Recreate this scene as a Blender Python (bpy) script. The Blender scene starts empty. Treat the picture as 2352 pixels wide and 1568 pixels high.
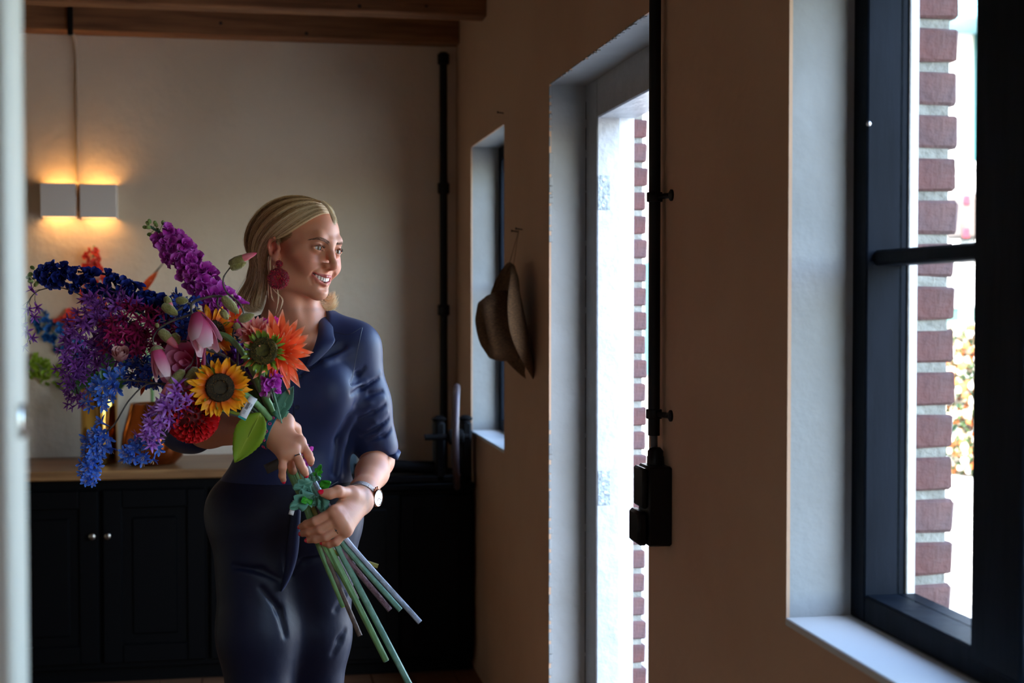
import bpy, bmesh, math, random
import numpy as np
from mathutils import Vector, Matrix, Quaternion

# ------------------------------------------------------------------ camera, world, sun, exposure
SC = bpy.context.scene
COL = SC.collection
FPX = 2352 * 50.0 / 36.0
PHI = math.atan(594 / FPX)            # the lens looks a little towards the window wall
PSI = math.atan(94 / FPX)             # and slightly down
CAM = np.array([0.0, 0.0, 1.45])
FWD = np.array([math.sin(PHI) * math.cos(PSI), math.cos(PHI) * math.cos(PSI), -math.sin(PSI)])
RGT = np.array([math.cos(PHI), -math.sin(PHI), 0.0])
UPV = np.cross(RGT, FWD)

cam_data = bpy.data.cameras.new('camera')
cam = bpy.data.objects.new('camera', cam_data)
COL.objects.link(cam)
cam.matrix_world = Matrix(((RGT[0], UPV[0], -FWD[0], CAM[0]), (RGT[1], UPV[1], -FWD[1], CAM[1]),
                           (RGT[2], UPV[2], -FWD[2], CAM[2]), (0, 0, 0, 1)))
cam_data.lens = 50
cam_data.sensor_width = 36
cam_data.clip_start = 0.05
cam_data.clip_end = 300
cam_data.dof.use_dof = True
cam_data.dof.focus_distance = 3.02
cam_data.dof.aperture_fstop = 4.0
SC.camera = cam

SC.view_settings.view_transform = 'Standard'
SC.view_settings.look = 'None'
SC.view_settings.gamma = 1.0
SC.view_settings.use_curve_mapping = False
SC.view_settings.exposure = 1.25

world = bpy.data.worlds.new('sky')
SC.world = world
world.use_nodes = True
wn = world.node_tree
bgn = wn.nodes['Background']
sky = wn.nodes.new('ShaderNodeTexSky')
sky.sky_type = 'NISHITA'
sky.sun_disc = False
sky.sun_elevation = math.radians(46)
sky.sun_rotation = math.radians(215)
sky.air_density = 1.0
sky.dust_density = 2.5
wn.links.new(sky.outputs[0], bgn.inputs[0])
bgn.inputs[1].default_value = 1.6

sun_data = bpy.data.lights.new('sun', 'SUN')
sun_data.energy = 6.5
sun_data.angle = math.radians(0.6)
sun_data.color = (1.0, 0.93, 0.82)
sun = bpy.data.objects.new('sun', sun_data)
COL.objects.link(sun)
sun.rotation_euler = Vector((0.50, 0.62, -0.80)).to_track_quat('-Z', 'Y').to_euler()
sun.location = (-6, -8, 12)

SC.cycles.max_bounces = 10
SC.cycles.diffuse_bounces = 6
SC.cycles.glossy_bounces = 4
SC.cycles.transparent_max_bounces = 12
SC.cycles.sample_clamp_indirect = 6.0
SC.cycles.caustics_reflective = False
SC.cycles.caustics_refractive = False
SC.cycles.use_denoising = True

def portal(name, x, y, z, sy, sz, face=(-1, 0, 0)):
    """marks an opening in the wall or roof so that daylight through it is sampled well"""
    L = bpy.data.lights.new(name, 'AREA')
    L.shape = 'RECTANGLE'; L.size = sz; L.size_y = sy
    L.cycles.is_portal = True
    o = bpy.data.objects.new(name, L); COL.objects.link(o)
    o.location = (x, y, z)
    o.rotation_euler = Vector(face).to_track_quat('-Z', 'Y').to_euler()
    L.size, L.size_y = sy, sz
    return o


portal('daylight_added_opening', -1.75, -2.40, 2.99, .8, .7, (0, 0, -1))  # added opening out of view, lets in sun as fill light
portal("daylight_door", 1.125, 3.53, 0.99, 1.1, 2.1)
portal("daylight_window", 1.125, 1.30, 1.5, 1.8, 1.16)
portal("daylight_window_far", 1.125, 5.2, 1.5, 0.8, 1.16)

def ray(u, v):
    return FWD + (u - 1176) / FPX * RGT - (v - 784) / FPX * UPV
def P(u, v, d):
    return CAM + d * ray(u, v)
def onX(u, v, X):
    r = ray(u, v); return CAM + r * ((X - CAM[0]) / r[0])
def onY(u, v, Y):
    r = ray(u, v); return CAM + r * ((Y - CAM[1]) / r[1])
def V3(p): return Vector((float(p[0]), float(p[1]), float(p[2])))
RNG = random.Random(7)

# ------------------------------------------------------------------ materials
MATS = {}
def new_mat(name):
    m = bpy.data.materials.new(name); m.use_nodes = True
    nt = m.node_tree
    return m, nt, nt.nodes['Principled BSDF']
def rgba(c): return (c[0], c[1], c[2], 1.0)
def srgb(r, g, b):
    f = lambda c: (c / 255 / 12.92) if c / 255 <= 0.04045 else ((c / 255 + 0.055) / 1.055) ** 2.4
    return (f(r), f(g), f(b))
def mat(name, col, rough=0.6, metal=0.0, spec=0.5, col2=None, scale=8.0, detail=4.0, stretch=(1, 1, 1), bump=0.0,
        bscale=None, coat=0.0, sheen=0.0, sss=0.0, sssr=(1, .3, .15), emit=None, estr=0.0, aniso=0.0, contrast=(0.35, 0.65)):
    if name in MATS: return MATS[name]
    m, nt, b = new_mat(name)
    N, L = nt.nodes, nt.links
    b.inputs['Base Color'].default_value = rgba(col)
    b.inputs['Roughness'].default_value = rough
    b.inputs['Metallic'].default_value = metal
    b.inputs['Specular IOR Level'].default_value = spec
    b.inputs['Coat Weight'].default_value = coat
    b.inputs['Sheen Weight'].default_value = sheen
    if sss:
        b.inputs['Subsurface Weight'].default_value = sss
        b.inputs['Subsurface Radius'].default_value = sssr
        b.inputs['Subsurface Scale'].default_value = 0.01
    if emit:
        b.inputs['Emission Color'].default_value = rgba(emit)
        b.inputs['Emission Strength'].default_value = estr
    if col2 is not None or bump:
        tc = N.new('ShaderNodeTexCoord'); mp = N.new('ShaderNodeMapping')
        mp.inputs['Scale'].default_value = stretch
        L.new(tc.outputs['Object'], mp.inputs['Vector'])
        nz = N.new('ShaderNodeTexNoise'); nz.inputs['Scale'].default_value = scale; nz.inputs['Detail'].default_value = detail
        L.new(mp.outputs[0], nz.inputs['Vector'])
        if col2 is not None:
            cr = N.new('ShaderNodeValToRGB')
            cr.color_ramp.elements[0].position = contrast[0]; cr.color_ramp.elements[1].position = contrast[1]
            cr.color_ramp.elements[0].color = rgba(col); cr.color_ramp.elements[1].color = rgba(col2)
            L.new(nz.outputs['Fac'], cr.inputs[0]); L.new(cr.outputs[0], b.inputs['Base Color'])
        if bump:
            src = nz
            if bscale:
                src = N.new('ShaderNodeTexNoise'); src.inputs['Scale'].default_value = bscale; src.inputs['Detail'].default_value = 3
                L.new(mp.outputs[0], src.inputs['Vector'])
            bp = N.new('ShaderNodeBump'); bp.inputs['Strength'].default_value = bump; bp.inputs['Distance'].default_value = 0.01
            L.new(src.outputs['Fac'], bp.inputs['Height']); L.new(bp.outputs[0], b.inputs['Normal'])
    MATS[name] = m
    return m
def gmat(name, stops, rough=0.55, spec=0.35, var=0.12, transl=0.0, sheen=0.0, attr='t', bump=0.0):
    """colour that runs along a petal, leaf or strand by the mesh attribute t (0 at its base, 1 at its tip)"""
    if name in MATS: return MATS[name]
    m, nt, b = new_mat(name)
    N, L = nt.nodes, nt.links
    at = N.new('ShaderNodeAttribute'); at.attribute_name = attr
    cr = N.new('ShaderNodeValToRGB')
    els = cr.color_ramp.elements
    while len(els) < len(stops): els.new(0.5)
    for e, (p, c) in zip(els, stops):
        e.position = p; e.color = rgba(c)
    L.new(at.outputs['Fac'], cr.inputs[0])
    oi = N.new('ShaderNodeObjectInfo')
    hs = N.new('ShaderNodeHueSaturation')
    mr = N.new('ShaderNodeMapRange'); mr.inputs['To Min'].default_value = 1 - var; mr.inputs['To Max'].default_value = 1 + var
    L.new(oi.outputs['Random'], mr.inputs[0]); L.new(mr.outputs[0], hs.inputs['Value'])
    L.new(cr.outputs[0], hs.inputs['Color'])
    L.new(hs.outputs[0], b.inputs['Base Color'])
    b.inputs['Roughness'].default_value = rough
    b.inputs['Specular IOR Level'].default_value = spec
    b.inputs['Sheen Weight'].default_value = sheen
    if bump:
        tc = N.new('ShaderNodeTexCoord'); nz = N.new('ShaderNodeTexNoise'); nz.inputs['Scale'].default_value = 160
        L.new(tc.outputs['Object'], nz.inputs['Vector'])
        bp = N.new('ShaderNodeBump'); bp.inputs['Strength'].default_value = bump; bp.inputs['Distance'].default_value = 0.002
        L.new(nz.outputs['Fac'], bp.inputs['Height']); L.new(bp.outputs[0], b.inputs['Normal'])
    if transl:
        tr = N.new('ShaderNodeBsdfTranslucent'); mx = N.new('ShaderNodeMixShader'); mx.inputs[0].default_value = transl
        L.new(hs.outputs[0], tr.inputs['Color'])
        out = N['Material Output']
        L.new(b.outputs[0], mx.inputs[1]); L.new(tr.outputs[0], mx.inputs[2]); L.new(mx.outputs[0], out.inputs[0])
    MATS[name] = m
    return m

# ------------------------------------------------------------------ mesh building
class MB:
    def __init__(s): s.v = []; s.f = []; s.m = []; s.t = []
    def add(s, vs, fs, mi=0, ts=None):
        o = len(s.v)
        s.v += [tuple(map(float, p)) for p in vs]
        s.f += [tuple(i + o for i in f) for f in fs]
        s.m += [mi] * len(fs)
        s.t += list(ts) if ts is not None else [0.0] * len(vs)
        return s
    def box(s, lo, hi, r=0.0, mi=0):
        lo = np.array(lo, float); hi = np.array(hi, float)
        lo, hi = np.minimum(lo, hi), np.maximum(lo, hi)
        r = min(r, 0.49 * float((hi - lo).min()))
        if r <= 0:
            vs = [(x, y, z) for x in (lo[0], hi[0]) for y in (lo[1], hi[1]) for z in (lo[2], hi[2])]
            return s.add(vs, [(0, 1, 3, 2), (4, 6, 7, 5), (0, 4, 5, 1), (2, 3, 7, 6), (0, 2, 6, 4), (1, 5, 7, 3)], mi)
        vs = []; idx = {}
        for sx in (0, 1):
            for sy in (0, 1):
                for sz in (0, 1):
                    c = [hi[0] if sx else lo[0], hi[1] if sy else lo[1], hi[2] if sz else lo[2]]
                    g = [-1 if sx else 1, -1 if sy else 1, -1 if sz else 1]
                    for a in range(3):
                        q = list(c)
                        for b in range(3):
                            if b != a: q[b] += g[b] * r
                        idx[(sx, sy, sz, a)] = len(vs); vs.append(q)
        fs = []
        for a in range(3):
            b, c = (a + 1) % 3, (a + 2) % 3
            for sa in (0, 1):
                lp = []
                for (sb, sc_) in ((0, 0), (1, 0), (1, 1), (0, 1)):
                    k = [0, 0, 0]; k[a] = sa; k[b] = sb; k[c] = sc_
                    lp.append(idx[(*k, a)])
                fs.append(tuple(lp if sa else lp[::-1]))
            for sb in (0, 1):
                for sc_ in (0, 1):
                    q = []
                    for sa in (0, 1):
                        k = [0, 0, 0]; k[a] = sa; k[b] = sb; k[c] = sc_
                        q.append((idx[(*k, b)], idx[(*k, c)]))
                    lp = [q[0][0], q[1][0], q[1][1], q[0][1]]
                    if sb ^ sc_: lp = lp[::-1]
                    fs.append(tuple(lp[::-1]))
        for sx in (0, 1):
            for sy in (0, 1):
                for sz in (0, 1):
                    t = [idx[(sx, sy, sz, a)] for a in range(3)]
                    fs.append(tuple(t if (sx + sy + sz) % 2 else t[::-1]))
        return s.add(vs, fs, mi)
    def tube(s, pts, rad, n=8, mi=0, cap=True, ts=None, squash=None):
        pts = [np.array(p, float) for p in pts]; m = len(pts)
        if not hasattr(rad, '__len__'): rad = [rad] * m
        tg = []
        for i in range(m):
            t = pts[min(i + 1, m - 1)] - pts[max(i - 1, 0)]
            tg.append(t / (np.linalg.norm(t) + 1e-12))
        ref = np.array([0, 0, 1.0]) if abs(tg[0][2]) < 0.9 else np.array([1.0, 0, 0])
        nrm = np.cross(tg[0], ref); nrm /= np.linalg.norm(nrm)
        vs, tt = [], []
        for i in range(m):
            nrm = nrm - tg[i] * (nrm @ tg[i]); nrm /= (np.linalg.norm(nrm) + 1e-12)
            bn = np.cross(tg[i], nrm)
            for k in range(n):
                a = 2 * math.pi * k / n
                vs.append(pts[i] + rad[i] * (math.cos(a) * nrm + math.sin(a) * bn))
                tt.append(ts[i] if ts is not None else i / max(1, m - 1))
        fs = [(i * n + k, i * n + (k + 1) % n, (i + 1) * n + (k + 1) % n, (i + 1) * n + k) for i in range(m - 1) for k in range(n)]
        if cap:
            fs.append(tuple(range(n))[::-1]); fs.append(tuple((m - 1) * n + k for k in range(n)))
        return s.add(vs, fs, mi, tt)
    def lathe(s, prof, c=(0, 0, 0), n=24, mi=0, axis=None, cap=True):
        """prof: list of (radius, height)"""
        c = np.array(c, float)
        if axis is None: ex, ey, ez = np.eye(3)
        else:
            ez = np.array(axis, float); ez /= np.linalg.norm(ez)
            ex = np.cross(ez, (0, 0, 1.0) if abs(ez[2]) < 0.9 else (1.0, 0, 0)); ex /= np.linalg.norm(ex); ey = np.cross(ez, ex)
        vs = []; tt = []
        for j, (r, h) in enumerate(prof):
            for k in range(n):
                a = 2 * math.pi * k / n
                vs.append(c + ez * h + r * (math.cos(a) * ex + math.sin(a) * ey)); tt.append(j / (len(prof) - 1))
        fs = [(j * n + k, j * n + (k + 1) % n, (j + 1) * n + (k + 1) % n, (j + 1) * n + k) for j in range(len(prof) - 1) for k in range(n)]
        if cap:
            fs.append(tuple(range(n))[::-1]); fs.append(tuple((len(prof) - 1) * n + k for k in range(n)))
        return s.add(vs, fs, mi, tt)
    def grid(s, G, mi=0, ts=None, close=False):
        """G: rows x cols of points"""
        r, c = len(G), len(G[0])
        vs = [p for row in G for p in row]
        tt = ts if ts is not None else [i / max(1, r - 1) for i in range(r) for _ in range(c)]
        fs = [(i * c + j, i * c + (j + 1) % c, (i + 1) * c + (j + 1) % c, (i + 1) * c + j) for i in range(r - 1) for j in range(c if close else c - 1)]
        return s.add(vs, fs, mi, tt)
    def ball(s, c, r, n=12, m=8, mi=0, rot=None, t=None):
        c = np.array(c, float); r = np.array(r if hasattr(r, '__len__') else (r, r, r), float)
        G = []
        for i in range(m + 1):
            th = math.pi * i / m
            row = []
            for k in range(n):
                a = 2 * math.pi * k / n
                p = np.array([math.sin(th) * math.cos(a), math.sin(th) * math.sin(a), -math.cos(th)]) * r
                if rot is not None: p = rot @ p
                row.append(c + p)
            G.append(row)
        return s.grid(G, mi, close=True, ts=None if t is None else [t] * ((m + 1) * n))
    def mesh(s, name, mats, off=None, smooth=True, angle=None):
        me = bpy.data.meshes.new(name)
        v = s.v if off is None else [(p[0] - off[0], p[1] - off[1], p[2] - off[2]) for p in s.v]
        me.from_pydata(v, [], s.f)
        for m in (mats if isinstance(mats, (list, tuple)) else [mats]): me.materials.append(m)
        me.polygons.foreach_set('material_index', s.m)
        at = me.attributes.new('t', 'FLOAT', 'POINT'); at.data.foreach_set('value', s.t)
        me.polygons.foreach_set('use_smooth', [bool(smooth)] * len(s.f))
        me.update()
        if smooth and angle: me.set_sharp_from_angle(angle=math.radians(angle))
        return me
    def build(s, name, mats, parent=None, smooth=True, angle=40, local=False):
        off = None
        if parent is not None and not local:
            off = base_of(parent)
        o = bpy.data.objects.new(name, s.mesh(name, mats, off, smooth, angle))
        COL.objects.link(o)
        if parent is not None: o.parent = parent
        return o
def base_of(o):
    p = Vector((0, 0, 0))
    while o is not None:
        p += o.location; o = o.parent
    return p
def tag(o, label=None, cat=None, group=None, kind=None):
    if label: o['label'] = label
    if cat: o['category'] = cat
    if group: o['group'] = group
    if kind: o['kind'] = kind
    return o
def thing(name, loc, label, cat, group=None, kind=None):
    o = bpy.data.objects.new(name, None); COL.objects.link(o)
    o.location = V3(loc); o.empty_display_size = 0.05
    return tag(o, label, cat, group, kind)
def place(me, name, parent, loc, rot=None, scale=1.0, wrt=None):
    """another object that shares the mesh me, child of parent, at world point loc"""
    o = bpy.data.objects.new(name, me); COL.objects.link(o)
    o.parent = parent
    b = base_of(parent) if wrt is None else wrt
    M = Matrix.Translation(V3(loc) - b)
    if rot is not None: M = M @ rot.to_4x4()
    o.matrix_local = M @ Matrix.Diagonal((scale, scale, scale, 1)) if not hasattr(scale, '__len__') else M @ Matrix.Diagonal((*scale, 1))
    return o
def frame_z(d, spin=0.0):
    """rotation whose local +Z points along d"""
    q = V3(d).to_track_quat('Z', 'Y')
    return (q @ Quaternion((0, 0, 1), spin)).to_matrix()
def bez(pts, n):
    """smooth curve through points (Catmull-Rom)"""
    pts = [np.array(p, float) for p in pts]
    pp = [2 * pts[0] - pts[1]] + pts + [2 * pts[-1] - pts[-2]]
    out = []
    seg = len(pts) - 1
    for i in range(n):
        x = i / (n - 1) * seg; k = min(int(x), seg - 1); t = x - k
        a, b, c, d = pp[k:k + 4]
        out.append(0.5 * (2 * b + (c - a) * t + (2 * a - 5 * b + 4 * c - d) * t * t + (3 * b - a - 3 * c + d) * t ** 3))
    return out

# ------------------------------------------------------------------ the room
paint = mat('wall_paint_taupe', srgb(226, 208, 184), 0.85, col2=srgb(218, 198, 172), scale=2.2, bump=0.35, bscale=26)
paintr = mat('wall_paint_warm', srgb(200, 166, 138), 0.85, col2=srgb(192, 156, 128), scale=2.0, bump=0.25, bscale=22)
reveal = mat('reveal_daylight_tone', srgb(154, 157, 156), 0.7, col2=srgb(144, 145, 142), scale=5, bump=0.25, bscale=30)  # same wall paint; the cool daylight on the reveals is in this colour
white_old = mat('old_white_gloss', srgb(196, 198, 198), 0.42, col2=srgb(182, 184, 182), scale=14, bump=0.25, bscale=45)
navy_gloss = mat('dark_frame_gloss', srgb(9, 15, 23), 0.55, spec=0.06, col2=srgb(15, 21, 30), scale=30, bump=0.15, stretch=(1, 1, .2))
wood_dark = mat('beam_wood', srgb(154, 104, 64), 0.75, col2=srgb(118, 74, 42), scale=5, stretch=(0.6, 8, 8), bump=0.3)
knot = mat('beam_knot', srgb(48, 26, 14), 0.7)
brick_m = mat('brick_red', srgb(88, 54, 50), 0.9, col2=srgb(72, 52, 53), scale=14, bump=0.5, bscale=60)
brick_m2 = mat('brick_purple', srgb(80, 62, 64), 0.9, col2=srgb(94, 64, 60), scale=14, bump=0.5, bscale=60)
mortar = mat('mortar', srgb(130, 131, 124), 0.95, col2=srgb(110, 110, 104), scale=30, bump=0.6, bscale=80)
black_metal = mat('black_metal', srgb(8, 8, 9), 0.45, spec=0.25)
black_plastic = mat('black_plastic', srgb(6, 6, 7), 0.4, spec=0.25)
floor_m = mat('floor_wood', srgb(140, 100, 70), 0.5, col2=srgb(118, 80, 54), scale=4, stretch=(1, 7, 1), bump=0.1)
W0, WF, W1 = 0.85, 0.96, 1.16        # inner face, window frame plane, outer face of the window wall
YB = 6.0
XL, YN, ZC = -3.4, -3.1, 2.86

def struct(name, mb, m, smooth=False, angle=None, parent=None):
    o = mb.build(name, m, parent, smooth, angle)
    if parent is None: o['kind'] = 'structure'
    return o

# floor of boards
fl = MB(); fl.box((XL - .2, YN - .2, -0.2), (W1 - .04, YB + .2, -0.022)); floor = struct('floor', fl, mat('subfloor', srgb(40, 30, 22), 0.9))
k = 0
x = XL
while x < W0 + 0.1:
    b = MB(); b.box((x + .0015, YN, -0.022), (min(x + .158, 0.99), YB, 0.0), 0.002)
    b.build('floor_board', floor_m, floor, False, None); x += 0.16
ce = MB()
SX0, SX1, SY0, SY1 = -2.15, -1.35, -2.75, -2.05     # unseen roof opening, added so sun on the floor boards fills the room
ce.box((XL - .2, YN - .2, ZC), (W1 + .25, SY0, ZC + .12)); ce.box((XL - .2, SY1, ZC), (W1 + .25, YB + .3, ZC + .12))
ce.box((XL - .2, SY0, ZC), (SX0, SY1, ZC + .12)); ce.box((SX1, SY0, ZC), (W1 + .25, SY1, ZC + .12))
struct('ceiling', ce, mat('ceiling_boards', srgb(120, 84, 54), 0.8, col2=srgb(92, 60, 36), scale=4, stretch=(.5, 6, 1)))
wb = MB(); wb.box((XL - .2, YB, 0), (W1, YB + .25, ZC)); struct('wall_back', wb, paint)
wl = MB(); wl.box((XL - .2, YN, 0), (XL, YB, ZC)); struct('wall_left', wl, paint)
wn_ = MB(); wn_.box((XL - .2, YN - .2, 0), (W1, YN, ZC)); struct('wall_near', wn_, paint)

# the window wall with its openings: inner leaf
SILL, WTOP, DTOP = 0.934, 2.055, 2.077
OPEN = [(4.826, 5.582, SILL, WTOP), (3.0, 4.068, 0.0, DTOP), (0.42, 2.182, SILL, WTOP)]
def leaf(mb, x0, x1, openings, ylo, yhi, zhi, mi=0):
    ys = sorted(openings, key=lambda o: o[0]); y = ylo
    for (a, b, z0, z1) in ys:
        mb.box((x0, y, 0), (x1, a, zhi), mi=mi)
        if z0 > 0: mb.box((x0, a, 0), (x1, b, z0), mi=mi)
        mb.box((x0, a, z1), (x1, b, zhi), mi=mi)
        y = b
    mb.box((x0, y, 0), (x1, yhi, zhi), mi=mi)
wr = MB(); leaf(wr, W0, W0 + .006, OPEN, YN, YB, ZC, 0)
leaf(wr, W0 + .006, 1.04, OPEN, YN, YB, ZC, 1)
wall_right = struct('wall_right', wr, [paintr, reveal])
# worn plaster lip along the door reveal
lip = MB()
rr = random.Random(3)
for (ya, za, zb) in ((4.068, 0.0, 1.08), (4.068, 1.62, 2.05)):
    z = za
    while z < zb:
        h = rr.uniform(.008, .03); d = rr.uniform(.001, .005)
        lip.box((W0 - .001, ya - .001 - d, z), (W0 + rr.uniform(.004, .012), ya + .004, z + h), .0015); z += h * rr.uniform(.9, 1.8)
y = 3.05
while y < 4.05:
    h = rr.uniform(.01, .03); lip.box((W0 - .001, y, DTOP - rr.uniform(.001, .004)), (W0 + .008, y + h, DTOP + .003), .001); y += h * rr.uniform(1, 2)
lip.build('plaster_chips', reveal, wall_right, False, None)
# outer brick leaf: mortar core, bricks laid one by one along the visible edges of the openings
om = MB(); OUT = [(4.80, 5.62, .90, 2.09), (2.80, 3.985, 0.0, 2.05), (0.40, 2.146, .945, 2.09)]
leaf(om, 1.046, 1.108, OUT, YN, YB + .25, 3.05)
wall_outer = struct('wall_outer', om, mortar)
bme = []
for j in range(5):
    b = MB(); q = random.Random(j)
    b.box((-.036, 0, 0), (.037, .205 + q.uniform(-.004, .004), .0525), .004)
    vs = [(x + q.uniform(-.0025, .0025), y + q.uniform(-.0025, .0025), z + q.uniform(-.0015, .0015)) for x, y, z in b.v]; b.v = vs
    bme.append(b.mesh('brick', brick_m if j % 2 else brick_m2, None, True, 30))
for (ya, zlo) in ((2.14, .935), (3.978, .05)):
    z = zlo; i = 0
    while z < 2.14:
        place(bme[rr.randrange(5)], 'brick', wall_outer, (1.082 + rr.uniform(-.003, .003), ya + rr.uniform(-.003, .003), z))
        z += .0692; i += 1

# ------------------------------------------------------------------ windows and door
glass, gnt, gb = new_mat('window_glass')
tr = gnt.nodes.new('ShaderNodeBsdfTransparent'); gl = gnt.nodes.new('ShaderNodeBsdfGlossy'); gl.inputs['Roughness'].default_value = 0.02
mx = gnt.nodes.new('ShaderNodeMixShader'); mx.inputs[0].default_value = 0.06
tr.inputs[0].default_value = (.96, .98, .97, 1)
gnt.links.new(tr.outputs[0], mx.inputs[1]); gnt.links.new(gl.outputs[0], mx.inputs[2])
gnt.links.new(mx.outputs[0], gnt.nodes['Material Output'].inputs[0])
def window(name, y0, y1, mull, label):
    o = thing(name, (WF, y0, SILL), label, 'window', kind='structure')
    for (a, b) in ((y0, y0 + .054), (y1 - .054, y1)):
        m = MB(); m.box((WF, a, SILL), (1.030, b, WTOP), .003); m.build('frame_stile', navy_gloss, o)
        m = MB(); m.box((1.030, a + (.0 if a < y0 + .01 else -.004), SILL + .02), (1.046, b + (.004 if a < y0 + .01 else 0), WTOP), .002); m.build('outer_bead', white_old, o)
    m = MB(); m.box((WF, y0 + .054, SILL), (1.05, y1 - .054, SILL + .045), .004); m.build('bottom_rail', navy_gloss, o)
    m = MB(); m.box((WF, y0 + .054, WTOP - .05), (1.044, y1 - .054, WTOP), .003); m.build('top_rail', navy_gloss, o)
    edges = [y0 + .054] + [e for (a, b) in mull for e in (a, b)] + [y1 - .054]
    for (a, b) in mull:
        m = MB(); m.box((WF - .012, a, SILL + .03), (1.03, b, WTOP - .05), .004); m.build('mullion', navy_gloss, o)
    for i in range(0, len(edges), 2):
        a, b = edges[i], edges[i + 1]
        m = MB(); m.box((WF + .012, a, 1.506), (1.03, b, 1.530), .004); m.build('glazing_bar', navy_gloss, o)
        for (z0, z1) in ((SILL + .045, 1.506), (1.530, WTOP - .05)):
            m = MB(); m.box((1.016, a, z0), (1.020, b, z1)); m.build('pane', glass, o, False, None)
    return o
w1 = window('window_1', 0.42, 2.182, [(1.635, 1.765), (1.10, 1.20)], 'tall dark framed window with narrow panes in the near wall')
sc = MB(); sc.lathe([(.004, 0), (.004, .003), (.001, .005)], (.962, 2.128, 1.73), 10, axis=(-.3, -1, 0)); sc.build('screw_head', mat('steel', srgb(200, 200, 200), .3, 1), w1)
window('window_2', 4.826, 5.582, [(5.18, 5.23)], 'small dark framed window deep in the far wall beside the hat')
for i, (a, b) in enumerate(((0.42, 2.182), (4.826, 5.582))):
    s_ = MB(); s_.box((W0 - .002, a, SILL - .012), (WF, b, SILL + .001), .002); struct('trim_%d' % (i + 1), s_, mat('sill_paint', srgb(208, 210, 210), .5, bump=.1, bscale=20), True, 30)

dr = thing('door_1', (WF, 3.0, 0), 'white painted wooden frame of the open outside door', 'door', kind='structure')
jamb_m = mat('jamb_paint', srgb(158, 163, 168), .45, col2=srgb(146, 151, 156), scale=14, bump=.3, bscale=45)
m = MB(); m.box((WF, 3.935, 0), (1.03, 4.07, 2.08), .004); m.build('jamb', jamb_m, dr)
m = MB(); m.box((1.03, 3.952, 0), (1.074, 4.07, 2.08), .004); m.build('outer_jamb', white_old, dr)
m = MB(); m.box((WF, 3.0, 1.967), (1.074, 3.935, 2.08), .004); m.build('head', jamb_m, dr)
m = MB(); m.box((WF, 2.93, 0), (1.074, 3.0, 2.08), .004); m.build('jamb', white_old, dr)
for v0, v1 in ((402, 482), (1082, 1160)):
    a = onY(1372, v0, 3.932); b = onY(1402, v1, 3.932)
    m = MB(); m.box((a[0] + .002, 3.9335, b[2]), (b[0], 3.9365, a[2]), .001)
    hp = m.build('hinge_plate', mat('painted_plate', srgb(150, 160, 164), .35, col2=srgb(100, 112, 116), scale=60, bump=.5, bscale=120), dr)
    m = MB()
    for q in range(4):
        zz = b[2] + (a[2] - b[2]) * (q + .5) / 4
        m.lathe([(.004, 0), (.003, .001)], ((a[0] + b[0]) / 2 + rr.uniform(-.008, .008), 3.9335, zz), 10, axis=(0, -1, 0))
    m.build('screw_heads', white_old, hp)
# crack between reveal and frame
m = MB()
z = 0.1
while z < 2.0:
    h = rr.uniform(.06, .2); m.box((WF - .0015 , 4.0655, z), (WF + .001, 4.0685, min(z + h, 2.03)), 0); z += h + rr.uniform(0, .03)
m.build('paint_crack', mat('crack', (.012, .01, .008), .9), dr, False, None)

# ceiling beams
for i, (y0, z0) in enumerate(((5.90, 2.52), (5.20, 2.495), (4.45, 2.495), (3.7, 2.495), (2.95, 2.495), (2.2, 2.495), (1.45, 2.495), (.7, 2.495), (-.1, 2.495), (-.9, 2.495))):
    b = MB(); b.box((XL, y0, z0), (W0 + .004, y0 + .10, ZC), .006)
    o = b.build('ceiling_beam', wood_dark, None, True, 30); o['kind'] = 'structure'
    if i < 2:
        kn = MB(); q = random.Random(i)
        for _ in range(14):
            xx = q.uniform(-.95, .8); zz = q.uniform(z0 + .02, ZC - .02); r = q.uniform(.006, .012)
            kn.lathe([(r, 0), (r * .6, .0012), (.001, .0016)], (xx, y0 + .0005, zz), 10, axis=(0, -1, 0))
        kn.build('knots', knot, o)
# pipe along the back wall by the corner
pt = thing('drain_pipe', (0.79, 5.955, 0), 'black vertical pipe on the back wall close to the corner', 'pipe')
m = MB(); m.tube([(0.790, 5.955, 0), (0.790, 5.955, 2.49)], .0165, 14); m.build('pipe_tube', black_metal, pt)
for v in (135, 432, 712):
    z = onY(1010, v, 5.95)[2]
    m = MB(); m.lathe([(.017, -.024), (.025, -.02), (.025, .02), (.017, .024)], (0.790, 5.955, z), 14); m.build('pipe_coupling', black_metal, pt)
    m = MB(); m.box((.780, 5.965, z - .008), (.800, 6.0, z + .008), .002); m.build('wall_bracket', black_metal, pt)

# near door post at the edge of the view
post = thing('trim_3', (-.25, 1.15, 0), 'cream painted post at the near left edge', 'post', kind='structure')
cream = mat('cream_paint', srgb(184, 184, 174), .55)
m = MB(); m.box((-.245, 1.10, 0), (-.176, 1.17, ZC), .005); m.build('post_board', cream, post)
m = MB(); m.box((-.245, 1.17, 0), (-.20, 1.21, ZC), .005); m.build('door_stop', cream, post)
zz = P(54, 960, 1.1)[2]
m = MB(); m.box((-.1768, 1.120, zz - .014), (-.1725, 1.146, zz + .012), .001); m.build('latch_plate', mat('latch_steel', srgb(225, 225, 220), .18, 1), post)

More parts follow.
